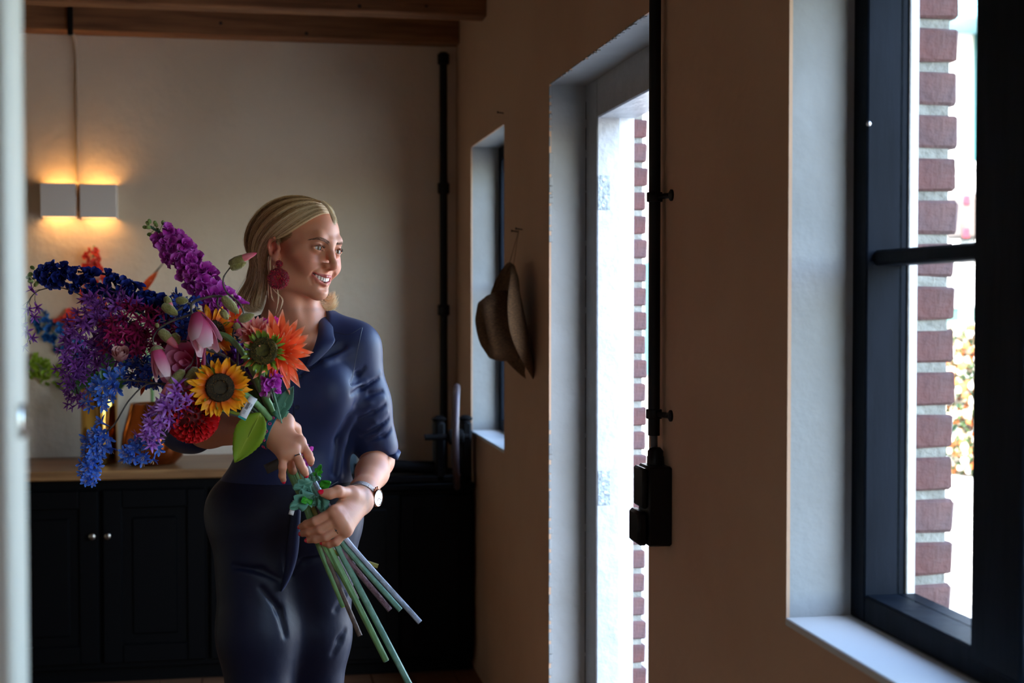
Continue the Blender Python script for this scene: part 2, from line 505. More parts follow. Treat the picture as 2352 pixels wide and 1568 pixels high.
# ------------------------------------------------------------------ outside
gr = MB(); gr.box((1.14, -8, -.3), (60, 70, -.06)); struct('ground_outside', gr, mat('pale_gravel', srgb(184, 180, 172), .95, col2=srgb(132, 132, 130), scale=40, contrast=(.3, .6), bump=.4, bscale=120))
ext_white = mat('render_white', srgb(205, 203, 198), .85)
teal = mat('teal_paint', srgb(30, 96, 98), .5)
teal_d = mat('teal_dark', srgb(26, 78, 80), .4)
bd = thing('white_building', (5, 14, 0), 'white rendered building with teal woodwork across the yard', 'building')
m = MB(); m.box((2.2, 14, -.06), (14, 18, 5.2)); m.build('wall_front', ext_white, bd, False, None)
m = MB()
for i in range(3): m.box((2.0, 13.8 + i * .05, 5.2 + i * .06), (14.2, 18.2, 5.26 + i * .06))
m.build('roof', mat('roof_grey', srgb(90, 96, 100), .8), bd, False, None)
def facade_win(u0, u1, v0, v1, Y, name, mats, inset=.05):
    a = onY(u0, v0, Y); b = onY(u1, v1, Y)
    x0, x1, z1, z0 = a[0], b[0], a[2], b[2]
    f = MB(); t = .07
    f.box((x0, Y - inset, z0), (x0 + t, Y, z1)); f.box((x1 - t, Y - inset, z0), (x1, Y, z1)); f.box((x0 + t, Y - inset, z1 - t), (x1 - t, Y, z1)); f.box((x0 + t, Y - inset, z0), (x1 - t, Y, z0 + t))
    o = f.build(name, mats[0], bd, False, None)
    g = MB(); g.box((x0 + t, Y - .02, z0 + t), (x1 - t, Y, z1 - t)); gp = g.build('pane', mats[1], o, False, None, local=True)
    gp.data.transform(Matrix.Translation(-base_of(bd)))
    return o
facade_win(1478, 1560, 600, 862, 14, 'teal_door', (teal, teal))
facade_win(2238, 2330, -90, 372, 14, 'upper_window', (teal_d, mat('sky_glass', srgb(90, 140, 150), .08, .0, .8)))
facade_win(2130, 2230, 700, 830, 14, 'lower_window', (teal_d, mat('sky_glass2', srgb(190, 200, 200), .2)))
a = onY(2150, 372, 13.9); b = onY(2400, 395, 13.9)
m = MB(); m.box((a[0], 13.75, b[2]), (b[0], 14, a[2]), .02); m.build('window_ledge', ext_white, bd)
cn = MB(); a = onY(2100, -300, 13.9); b = onY(2330, 78, 13.9); cn.box((a[0], 13.2, b[2]), (14.2, 14, b[2] + .5), .02); cn.build('eaves_board', mat('eaves_teal', srgb(96, 140, 150), .5), bd)
# crate with red corners on a white garden wall
gw = thing('garden_wall', (7.2, 13.0, 0), 'low white garden wall in front of the building', 'wall')
a = onY(2100, 640, 13); b = onY(2420, 700, 13)
m = MB(); m.box((a[0], 12.85, -.06), (b[0] + 1, 13.15, b[2] - .03)); m.build('wall_base', mat('garden_green', srgb(50, 84, 74), .7), gw, False, None)
m = MB(); m.box((a[0] - .05, 12.8, b[2] - .03), (b[0] + 1.05, 13.2, a[2]), .03); m.build('coping', ext_white, gw)
ct = thing('planter_box', P(2222, 548, 9.0), 'grey planter box with red corner patches outside the window', 'planter')
a = P(2190, 452, 9.0); b = P(2256, 548, 9.0)
m = MB(); m.box((a[0], a[1] - .12, b[2]), (b[0] + .1, a[1] + .12, a[2]), .02); m.build('box_body', mat('planter_grey', srgb(84, 74, 68), .8), ct)
for (fx, fz) in ((0, 0), (1, 0), (0, 1), (1, 1)):
    m = MB()
    xx = a[0] + fx * (b[0] + .06 - a[0]); zz = b[2] + fz * (a[2] - b[2] - .06)
    m.box((xx, a[1] - .128, zz), (xx + .045, a[1] - .118, zz + .06), .004)
    m.build('corner_patch', mat('patch_red', srgb(140, 22, 40), .6), ct)
m = MB(); m.box((a[0] + .07, a[1] - .06, -.06), (a[0] + .13, a[1] + .06, b[2]), .01); m.build('stand', mat('planter_post', srgb(150, 150, 146), .8), ct)
lt = MB(); p = P(2228, 420, 9.0); lt.box((a[0] + .0, a[1] - .1, a[2]), (b[0] + .08, a[1] + .1, P(2228, 396, 9.0)[2]), .03); lt.build('tray', ext_white, ct)
# flowering shrub below the window bar
sb = thing('flowering_shrub', P(2225, 1085, 7.2), 'tall shrub with orange and cream blossom outside the window', 'shrub')
q = random.Random(11)
lf = MB(); bl = [MB(), MB(), MB()]
def scatter_leaf(mb, c, s):
    d = Vector((q.gauss(0, 1), q.gauss(0, 1), q.gauss(0, 1))).normalized(); e = d.orthogonal().normalized()
    c = Vector(c); mb.add([c - d * s, c + e * s * .5, c + d * s, c - e * s * .5], [(0, 1, 2, 3)])
top, bot = P(2225, 745, 7.2), P(2225, 1090, 7.2)
for i in range(2600):
    h = q.random(); w = .20 * (0.55 + .45 * math.sin(math.pi * min(1, h * 1.1)))
    a_ = q.uniform(0, 6.283); r = w * math.sqrt(q.random())
    c = (bot[0] + r * math.cos(a_), bot[1] + r * math.sin(a_), bot[2] + h * (top[2] - bot[2]))
    if i % 4: scatter_leaf(lf, c, q.uniform(.012, .025))
    else: bl[i % 3].ball(c, q.uniform(.012, .024), 6, 4)
lf.build('leaves', mat('shrub_green', srgb(52, 76, 34), .7), sb, False, None)['kind'] = 'stuff'
for mb, c, n in zip(bl, (srgb(214, 196, 164), srgb(190, 100, 44), srgb(226, 216, 198)), ('cream_blossom', 'orange_blossom', 'white_blossom')):
    mb.build(n, mat('m_' + n, c, .7), sb)['kind'] = 'stuff'
m = MB(); m.tube([(bot[0], bot[1], -.06), (bot[0], bot[1], bot[2] + .2)], .03, 8); m.build('trunk', wood_dark, sb)
m = MB(); m.lathe([(.16, -.06), (.19, bot[2] * .5), (.2, bot[2]), (.17, bot[2])], (bot[0], bot[1], 0), 20); m.build('pot', ext_white, sb)

# ------------------------------------------------------------------ furniture and fixings
SBZ = 0.815
black_paint = mat('black_cabinet_paint', srgb(4, 4, 5), 0.5, spec=.1)
sbx0, sbx1, sby0 = -1.75, 0.22, 5.50
sd = thing('sideboard', (-.7, 5.75, 0), 'long black panelled sideboard with a wooden top against the back wall', 'sideboard')
m = MB(); m.box((sbx0, sby0 + .02, .06), (sbx1, YB - .01, SBZ - .035), .004); m.build('body', black_paint, sd)
m = MB(); m.box((sbx0 - .03, sby0 - .025, SBZ - .035), (sbx1 + .03, YB - .005, SBZ), .005); m.build('top', mat('oak_top', srgb(150, 108, 66), .38, col2=srgb(120, 82, 48), scale=5, stretch=(.8, 9, 9), bump=.1), sd)
m = MB(); m.box((sbx0 + .03, sby0 + .06, 0), (sbx1 - .03, YB - .05, .06)); m.build('plinth', black_paint, sd)
dw = (sbx1 - sbx0) / 5
for i in range(5):
    a = sbx0 + i * dw + .008; b = a + dw - .016
    z0, z1 = .085, SBZ - .075
    d_ = MB(); t = .07
    y0, y1 = sby0 - .002, sby0 + .02
    d_.box((a, y0, z0), (a + t, y1, z1), .004); d_.box((b - t, y0, z0), (b, y1, z1), .004)
    d_.box((a + t, y0, z0), (b - t, y1, z0 + t), .004); d_.box((a + t, y0, z1 - t), (b - t, y1, z1), .004)
    d_.box((a + t, y0 + .012, z0 + t), (b - t, y1, z1 - t)); d_.box((a + t + .035, y0 + .005, z0 + t + .035), (b - t - .035, y1, z1 - t - .035), .006)
    do = d_.build('door', black_paint, sd, True, 30)
    kb = MB(); kb.lathe([(.004, 0), (.004, .012), (.011, .016), (.012, .024), (.006, .028)], (a + .02 if i != 2 else b - .02, y0, .57), 14, axis=(0, -1, 0))
    kk = kb.build('knob', mat('knob_metal', srgb(150, 145, 135), .25, 1), do, local=True); kk.data.transform(Matrix.Translation(-base_of(sd)))

def lamp(u0, v0, u1, v1, label):
    a = onY(u0, v0, YB - .085); b = onY(u1, v1, YB - .085)
    x0, x1, z1, z0 = a[0], b[0], a[2], b[2]
    cx, cz = (x0 + x1) / 2, (z0 + z1) / 2
    o = thing('wall_lamp', (cx, YB, cz), label, 'lamp', 'up and down lamps on the back wall')
    wh = mat('lamp_white', srgb(238, 234, 230), .55)
    y0 = YB - .085; t = .004
    m = MB(); m.box((x0, y0, z0), (x1, y0 + t, z1), .0015); m.build('front_plate', wh, o)
    m = MB(); m.box((x0, y0 + t, z0), (x0 + t, YB - .004, z1), .001); m.build('side_plate', wh, o)
    m = MB(); m.box((x1 - t, y0 + t, z0), (x1, YB - .004, z1), .001); m.build('side_plate', wh, o)
    m = MB(); m.box((x0, YB - .004, z0), (x1, YB, z1), .001); m.build('back_plate', wh, o)
    m = MB(); m.box((x0 + .02, y0 + .03, cz - .012), (x1 - .02, y0 + .06, cz + .012), .003); m.build('lamp_module', mat('lamp_led', srgb(255, 200, 120), .5, emit=(1, .55, .18), estr=3.0), o)
    for s in (-1, 1):
        L = bpy.data.lights.new('lamp_light', 'AREA'); L.shape = 'RECTANGLE'; L.size = .09; L.size_y = .04
        L.energy = 0.085; L.color = (1, .52, .16)
        lo = bpy.data.objects.new('lamp_light', L); COL.objects.link(lo); lo.parent = o
        lo.location = (0, -.045, s * .035); lo.rotation_euler = (math.pi if s > 0 else 0, 0, 0)
    return o
lamp(92, 420, 174, 498, 'square white up-down wall lamp beside the cable, farther from the woman')
lamp(183, 422, 267, 500, 'square white up-down wall lamp beside the cable, nearer the woman')
cd = thing('lamp_cable', (-.695, YB, 1.92), 'thin pale cable conduit rising from the wall lamps to the beam', 'cable')
x = onY(177, 250, YB)[0]
m = MB(); m.tube([(x, YB - .008, 1.93), (x, YB - .008, 2.44), (x - .004, YB - .02, 2.49), (x - .008, YB - .045, 2.52)], .006, 10); m.build('conduit', mat('conduit_paint', srgb(176, 160, 140), .6), cd)
m = MB(); m.tube([(x - .01, 5.885, 2.50), (x - .01, 5.885, 2.64)], .011, 10); m.build('black_sleeve', black_metal, cd)

# gold cylinder vase and copper vase
def lathe_thing(name, base, prof, m_, label, cat, n=40, part='vessel', squash=None):
    o = thing(name, base, label, cat)
    mb = MB(); mb.lathe(prof, base, n, cap=False)
    if squash:
        mb.v = [(base[0] + (p[0] - base[0]) * squash[0], base[1] + (p[1] - base[1]) * squash[1], p[2]) for p in mb.v]
    mb.build(part, m_, o)
    return o
gold = mat('gold_mirror', srgb(180, 140, 70), .12, 1.0)
copper = mat('copper_glaze', srgb(176, 92, 34), .16, .85, col2=srgb(140, 66, 24), scale=6)
gx = onY(229, 1060, 5.72); hx = onY(229, 892, 5.72)[2] - SBZ
lathe_thing('gold_vase', (gx[0], 5.72, SBZ), [(0.001, 0), (.066, .002), (.070, .008), (.070, hx - .004), (.068, hx), (.065, hx - .004), (.065, .02), (.001, .018)], gold, 'tall polished gold cylinder vase on the sideboard', 'vase', 48)
cx = onY(352, 1062, 5.68); ch = onY(352, 925, 5.68)[2] - SBZ
lathe_thing('copper_vase', (cx[0], 5.68, SBZ), [(0.001, 0), (.085, .003), (.112, .03), (.122, .07), (.116, .12), (.098, .19), (.088, ch - .01), (.086, ch), (.08, ch), (.08, ch - .02), (.10, .12), (.10, .04), (.001, .02)], copper, 'round copper brown glazed vase on the sideboard', 'vase', 48)
jx = onY(797, 1060, 5.7)
jar = mat('grey_glaze', srgb(110, 126, 132), .4, col2=srgb(86, 100, 104), scale=9)
sd2 = thing('black_cabinet', (.52, 5.72, 0), 'low black cupboard in the dark corner behind the woman', 'cupboard')
m = MB(); m.box((.26, 5.45, .05), (.835, 5.93, .72), .005); m.build('body', black_paint, sd2)
m = MB(); m.box((.25, 5.43, .72), (.842, 5.93, .745), .004); m.build('top', black_paint, sd2)
for a, b in ((.27, .548), (.553, .83)):
    m = MB(); m.box((a, 5.435, .07), (b, 5.45, .70), .004); m.box((a + .05, 5.430, .12), (b - .05, 5.436, .65), .003); m.build('door', black_paint, sd2)
m = MB(); m.box((.27, 5.5, 0), (.825, 5.9, .05)); m.build('plinth', black_paint, sd2)
jp = onY(800, 1075, 5.62); jz = .745
lathe_thing('grey_jar', (.335, 5.80, jz), [(.001, 0), (.06, .003), (.078, .05), (.078, .16), (.06, .21), (.04, .225), (.04, .25), (.046, .255), (.036, .25), (.03, .2), (.001, .19)], jar, 'grey-blue glazed jar glimpsed between the woman\'s arm and waist', 'jar', 36)
# cast-iron press with a handwheel seen edge on
iron = mat('cast_iron', srgb(9, 7, 8), .6, .0, .15, col2=srgb(14, 11, 11), scale=30, bump=.2)
pr = thing('iron_press', (.60, 5.46, .746), 'dark cast-iron hand press with a large wheel in the corner', 'press')
wc = onY(1047, 1003, 5.38); rad = (onY(1047, 888, 5.38)[2] - onY(1047, 1118, 5.38)[2]) / 2
m = MB(); ring = []
for i in range(41):
    a = 2 * math.pi * i / 40; ring.append((wc[0] + .004 * math.cos(2 * a) + .124 * rad * math.sin(a), 5.38 + rad * math.sin(a) * .98, wc[2] + rad * math.cos(a)))
m.tube(ring, .0125, 12, cap=False); m.build('handwheel_rim', mat('wheel_iron', srgb(92, 78, 82), .4, .4), pr)
for i in range(4):
    a = math.pi / 4 + i * math.pi / 2
    m = MB(); m.tube([(wc[0], 5.38, wc[2]), (wc[0] + .124 * rad * math.sin(a), 5.38 + rad * math.sin(a), wc[2] + rad * math.cos(a))], .008, 8); m.build('spoke', iron, pr)
m = MB(); m.lathe([(.018, -.03), (.03, -.025), (.03, .025), (.018, .03)], (wc[0], 5.38, wc[2]), 16, axis=(1, 0, 0)); m.build('hub', iron, pr)
m = MB(); m.tube([(wc[0] - .12, 5.38, wc[2]), (wc[0] + .05, 5.38, wc[2])], .012, 12); m.build('axle', iron, pr)
zt = onY(1045, 968, 5.45)[2]
m = MB(); m.box((.690, 5.44, .747), (.728, 5.55, zt), .008); m.lathe([(.025, 0), (.03, .01), (.012, .022)], (.709, 5.49, zt), 12); m.build('upright', iron, pr)
m = MB(); m.box((.795, 5.44, .747), (.832, 5.55, zt), .008); m.lathe([(.025, 0), (.03, .01), (.012, .022)], (.813, 5.49, zt), 12); m.build('upright', iron, pr)
m = MB(); m.tube([(.38, 5.49, .80), (.52, 5.49, .81), (.70, 5.49, .80)], [.022, .026, .024], 12); m.build('roller', iron, pr)
m = MB(); m.box((.42, 5.44, .747), (.832, 5.55, .775), .006); m.build('base', iron, pr)
m = MB(); m.box((.42, 5.44, .775), (.45, 5.55, .84), .006); m.build('bearing', iron, pr)

# electric pipe and socket on the window wall
ep = thing('electric_conduit', (W0, 2.955, 1.2), 'black electric pipe fixed on the window wall above the socket', 'conduit')
yq = 2.888; xq = W0 - .021; zb = onX(1504, 1000, W0 - .02)[2]
m = MB(); m.tube([(xq, yq, zb), (xq, yq, ZC)], .0125, 16); m.build('pipe_tube', black_metal, ep)
m = MB(); m.tube([(xq, yq, zb + .02), (xq + .001, yq, zb - .045)], .0075, 12); m.build('cable_end', mat('grey_cable', srgb(70, 72, 74), .5), ep)
for v in (453, 950):
    z = onX(1525, v, W0)[2]
    m = MB(); m.lathe([(.016, -.010), (.017, -.008), (.017, .008), (.016, .010)], (xq, yq, z), 16); m.tube([(xq + .004, yq - .004, z), (W0 - .004, yq - .055, z)], .006, 8); m.lathe([(.012, 0), (.012, .004), (.005, .008)], (W0, yq - .058, z), 12, axis=(-1, 0, 0)); m.build('pipe_clip', black_metal, ep)
sk = thing('socket_box', (W0, 2.88, 1.0), 'black surface-mounted double socket box with hinged covers on the window wall', 'socket')
y0, y1 = 2.822, 2.905
zt = onX(1530, 1080, W0 - .03)[2]; zb2 = onX(1545, 1255, W0)[2]
zm = onX(1470, 1168, W0 - .06)[2]
m = MB(); m.box((W0 - .050, y0, zb2), (W0, y1, zt), .004); m.build('housing', black_plastic, sk)
m = MB(); m.box((W0 - .062, y0 + .006, zm + .003), (W0 - .050, y1 - .004, zt - .003), .004); m.build('switch_cover', black_plastic, sk)
m = MB(); m.box((W0 - .072, y0 + .004, zb2 + .002), (W0 - .050, y1 - .003, zm - .003), .006); m.build('socket_cover', black_plastic, sk)
m = MB(); m.lathe([(.018, 0), (.018, .016), (.0165, .018), (.0165, .028), (.012, .034), (.009, .036)], (xq, yq - .012, zt), 16); m.build('cable_gland', black_plastic, sk)

# straw hat on a string
straw = mat('straw', srgb(120, 88, 56), .8, col2=srgb(78, 54, 32), scale=120, stretch=(1, 1, 3), bump=.6, bscale=260)
hc = onX(1190, 742, W0 - .035); 
ht = thing('straw_hat', hc, 'brown straw hat hanging on the wall between window and door', 'hat')
ax = np.array([-1, -.16, -.20]); ax /= np.linalg.norm(ax)
ex = np.cross(ax, (0, 1, 0)); ex /= np.linalg.norm(ex)      # roughly up in the wall plane
ey = np.cross(ax, ex)
prof = [(.186, .020), (.176, .006), (.150, -.004), (.118, -.002), (.104, .010), (.101, .040), (.094, .080), (.082, .108), (.060, .122), (.030, .120), (.001, .112)]
n = 56; G = []
for j, (r, h) in enumerate(prof):
    row = []
    for k_ in range(n):
        a = 2 * math.pi * k_ / n
        rr_ = r * (1 + (.10 if j > 4 else .03) * math.cos(2 * a))
        hh = h
        if j < 4: hh += (.035 * math.cos(2 * a) - .008) * (r - .10) / .08 * -1.0 + .02 * math.sin(a) * (r - .1) / .08
        if j > 7: hh -= .022 * math.exp(-((rr_ * math.sin(a)) / .028) ** 2) * (1 if j > 8 else .5)
        row.append(hc + ax * hh + rr_ * (math.cos(a) * ex + .92 * math.sin(a) * ey))
    G.append(row)
m = MB(); m.grid(G[:5], close=True); br = m.build('brim', straw, ht, True, 80)
m = MB(); m.grid(G[4:], close=True); cr_ = m.build('crown', straw, ht, True, 80)
for o_ in (br, cr_):
    md = o_.modifiers.new('thickness', 'SOLIDIFY'); md.thickness = .003; md.offset = 0
nl = onX(1200, 528, W0)
m = MB(); tp = hc + ex * (.15 if ex[2] > 0 else -.15) - ax * .0
m.tube([nl + np.array([-.012, 0, 0]), tp + ey * .03], .0009, 5); m.tube([nl + np.array([-.012, 0, 0]), tp - ey * .03], .0009, 5); m.build('string', mat('string', srgb(120, 90, 60), .8), ht)
for (u, v) in ((1200, 527), (1190, 532), (1157, 260)):
    p = onX(u, v, W0)
    nb = thing('wall_nail', p, {1200: 'rusty nail that carries the hat string', 1190: 'rusty nail just beside the hat string nail', 1157: 'small rusty nail above the far window corner'}[u], 'nail')
    m = MB(); m.tube([p, p + np.array([-.02, 0, .003])], .0018, 6); m.build('shank', iron, nb)
    m = MB(); m.lathe([(.004, 0), (.004, .002), (.002, .003)], p + np.array([-.02, 0, .003]), 8, axis=(-1, 0, 0)); m.build('nail_head', iron, nb)

# ------------------------------------------------------------------ smooth solid modelling (signed distances -> surface nets)
def U(a, b, ra, rb=None, k=.01, sub=False):
    a = np.array(a, float); b = np.array(b, float); rb = ra if rb is None else rb
    m = max(ra, rb)
    return ('c', a, b, ra, rb, k, sub, np.minimum(a, b) - m, np.maximum(a, b) + m)
def E(c, r, M=None, k=.01, sub=False):
    c = np.array(c, float); r = np.array(r, float); M = np.eye(3) if M is None else np.array(M, float)
    m = float(r.max())
    return ('e', c, r, M, None, k, sub, c - m, c + m)
def sd_eval(p, ops, lo=None, hi=None):
    d = np.full(len(p), 0.5)
    for o in ops:
        kind, A, B, C_, D_, k, sub, bl, bh = o
        if lo is not None and (np.any(bl > hi + k + .012) or np.any(bh < lo - k - .012)): continue
        if kind == 'c':
            ab = B - A; L2 = float(ab @ ab) + 1e-12
            q = p - A
            t = np.clip((q @ ab) / L2, 0, 1)
            q = q - t[:, None] * ab
            e = np.sqrt(np.einsum('ij,ij->i', q, q)) - (C_ + (D_ - C_) * t)
        else:
            q = (p - A) @ C_            # columns of C_ are the axes
            a = q / B; k0 = np.sqrt(np.einsum('ij,ij->i', a, a)); a2 = a / B
            e = k0 * (k0 - 1) / (np.sqrt(np.einsum('ij,ij->i', a2, a2)) + 1e-9)
        if sub:
            h = np.clip(.5 - .5 * (d + e) / k, 0, 1)
            d = d + (-e - d) * h + k * h * (1 - h)
        else:
            h = np.clip(.5 + .5 * (d - e) / k, 0, 1)
            d = d + (e - d) * h - k * h * (1 - h)
    return d
def nets(ops, lo, hi, h, ch=20):
    lo = np.array(lo, float); hi = np.array(hi, float)
    n = np.ceil((hi - lo) / h).astype(int) + 1
    V = np.full(n, 0.5, np.float32)
    for i in range(0, n[0], ch):
        for j in range(0, n[1], ch):
            for k in range(0, n[2], ch):
                e = np.minimum((i + ch, j + ch, k + ch), n)
                a = lo + np.array((i, j, k)) * h; b = lo + (e - 1) * h
                if not any((not o[6]) and np.all(o[7] <= b + .02) and np.all(o[8] >= a - .02) for o in ops): continue
                c = (a + b) / 2; hd = np.linalg.norm(b - a) / 2
                g = np.stack(np.meshgrid(*[np.linspace(a[q], b[q], 3) for q in range(3)], indexing='ij'), -1).reshape(-1, 3)
                dc = sd_eval(g, ops, a, b)
                if np.abs(dc).min() > hd * .62 + .004:
                    V[i:e[0], j:e[1], k:e[2]] = dc[13]; continue
                ax = [lo[q] + h * np.arange((i, j, k)[q], e[q]) for q in range(3)]
                pts = np.stack(np.meshgrid(*ax, indexing='ij'), -1)
                V[i:e[0], j:e[1], k:e[2]] = sd_eval(pts.reshape(-1, 3), ops, a, b).reshape(pts.shape[:3])
    S = V < 0
    cnt = np.zeros(n - 1, np.int8)
    for dx in (0, 1):
        for dy in (0, 1):
            for dz in (0, 1):
                cnt += S[dx:n[0] - 1 + dx, dy:n[1] - 1 + dy, dz:n[2] - 1 + dz]
    cells = np.argwhere((cnt > 0) & (cnt < 8))
    idx = np.full(n - 1, -1, np.int64); idx[tuple(cells.T)] = np.arange(len(cells))
    acc = np.zeros((len(cells), 3)); num = np.zeros(len(cells))
    cor = {}
    for dx in (0, 1):
        for dy in (0, 1):
            for dz in (0, 1): cor[(dx, dy, dz)] = V[cells[:, 0] + dx, cells[:, 1] + dy, cells[:, 2] + dz]
    for ax in range(3):
        for u in (0, 1):
            for w in (0, 1):
                c0 = [0, 0, 0]; c0[(ax + 1) % 3] = u; c0[(ax + 2) % 3] = w
                c1 = list(c0); c1[ax] = 1
                a, b = cor[tuple(c0)], cor[tuple(c1)]
                m = (a < 0) != (b < 0)
                t = np.where(m, a / np.where(m, a - b, 1), 0)
                pt = np.tile(np.array(c0, float), (len(cells), 1)); pt[:, ax] = t
                acc[m] += pt[m]; num[m] += 1
    verts = lo + (cells + acc / num[:, None]) * h
    quads = []
    for ax in range(3):
        sl0 = [slice(None)] * 3; sl1 = [slice(None)] * 3
        sl0[ax] = slice(0, n[ax] - 1); sl1[ax] = slice(1, n[ax])
        A, B = S[tuple(sl0)], S[tuple(sl1)]
        ed = np.argwhere(A != B)
        u, w = (ax + 1) % 3, (ax + 2) % 3
        ok = (ed[:, u] > 0) & (ed[:, w] > 0) & (ed[:, u] < n[u] - 1) & (ed[:, w] < n[w] - 1)
        ed = ed[ok]
        q = []
        for (du, dw) in ((-1, -1), (0, -1), (0, 0), (-1, 0)):
            c = ed.copy(); c[:, u] += du; c[:, w] += dw
            q.append(idx[c[:, 0], c[:, 1], c[:, 2]])
        q = np.stack(q, 1)
        fl = A[tuple(ed.T)]
        q[~fl] = q[~fl][:, ::-1]
        quads.append(q)
    return verts, np.concatenate(quads)
def nets_mesh(name, parts, mats, off, colfn=None):
    vs, fs, o = [], [], 0
    for v, f in parts:
        vs.append(v); fs.append(f + o); o += len(v)
    v = np.concatenate(vs); f = np.concatenate(fs)
    f = f[(f >= 0).all(1)]
    me = bpy.data.meshes.new(name)
    me.vertices.add(len(v)); me.vertices.foreach_set('co', (v - np.array(off)).astype(np.float32).ravel())
    me.loops.add(f.size); me.loops.foreach_set('vertex_index', f.astype(np.int32).ravel())
    me.polygons.add(len(f)); me.polygons.foreach_set('loop_start', (np.arange(len(f)) * 4).astype(np.int32))
    me.update(calc_edges=True)
    me.polygons.foreach_set('use_smooth', [True] * len(f))
    for m in mats: me.materials.append(m)
    if colfn is not None:
        at = me.attributes.new('tone', 'FLOAT_COLOR', 'POINT')
        c = np.ones((len(v), 4), np.float32); c[:, :3] = colfn(v)
        at.data.foreach_set('color', c.ravel())
    me.validate(); me.update()
    return me
def surf(u, v, ops, d0=2.5, d1=3.5, n=500):
    """depth at which the view ray through (u, v) first meets the solid"""
    ds = np.linspace(d0, d1, n); r = ray(u, v)
    pts = CAM + ds[:, None] * r
    s = sd_eval(pts, ops)
    k = np.argmax(s < 0)
    if not (s < 0).any(): return None
    a, b = s[k - 1], s[k]
    return ds[k - 1] + (ds[k] - ds[k - 1]) * a / (a - b)

# ------------------------------------------------------------------ the woman
HD = 3.10
TH, RO, PI_ = math.radians(54), math.radians(8), math.radians(2)
R_ = math.cos(RO) * RGT - math.sin(RO) * UPV
U_ = math.cos(RO) * UPV + math.sin(RO) * RGT
T_ = -FWD
hf = math.sin(TH) * R_ + math.cos(TH) * T_         # face forward
hx = math.cos(TH) * R_ - math.sin(TH) * T_
hz = U_ * math.cos(PI_) + hf * math.sin(PI_); hf = hf * math.cos(PI_) - U_ * math.sin(PI_)
HM = np.stack([hx, -hf, hz], 1)                    # columns: local x, y (back), z
HO = P(691, 563, HD); HS = .975
def H(x, y, z): return HO + HM @ (HS * np.array([x, y, z], float))
def rotm(ax, deg):
    return np.array(Matrix.Rotation(math.radians(deg), 3, ax))

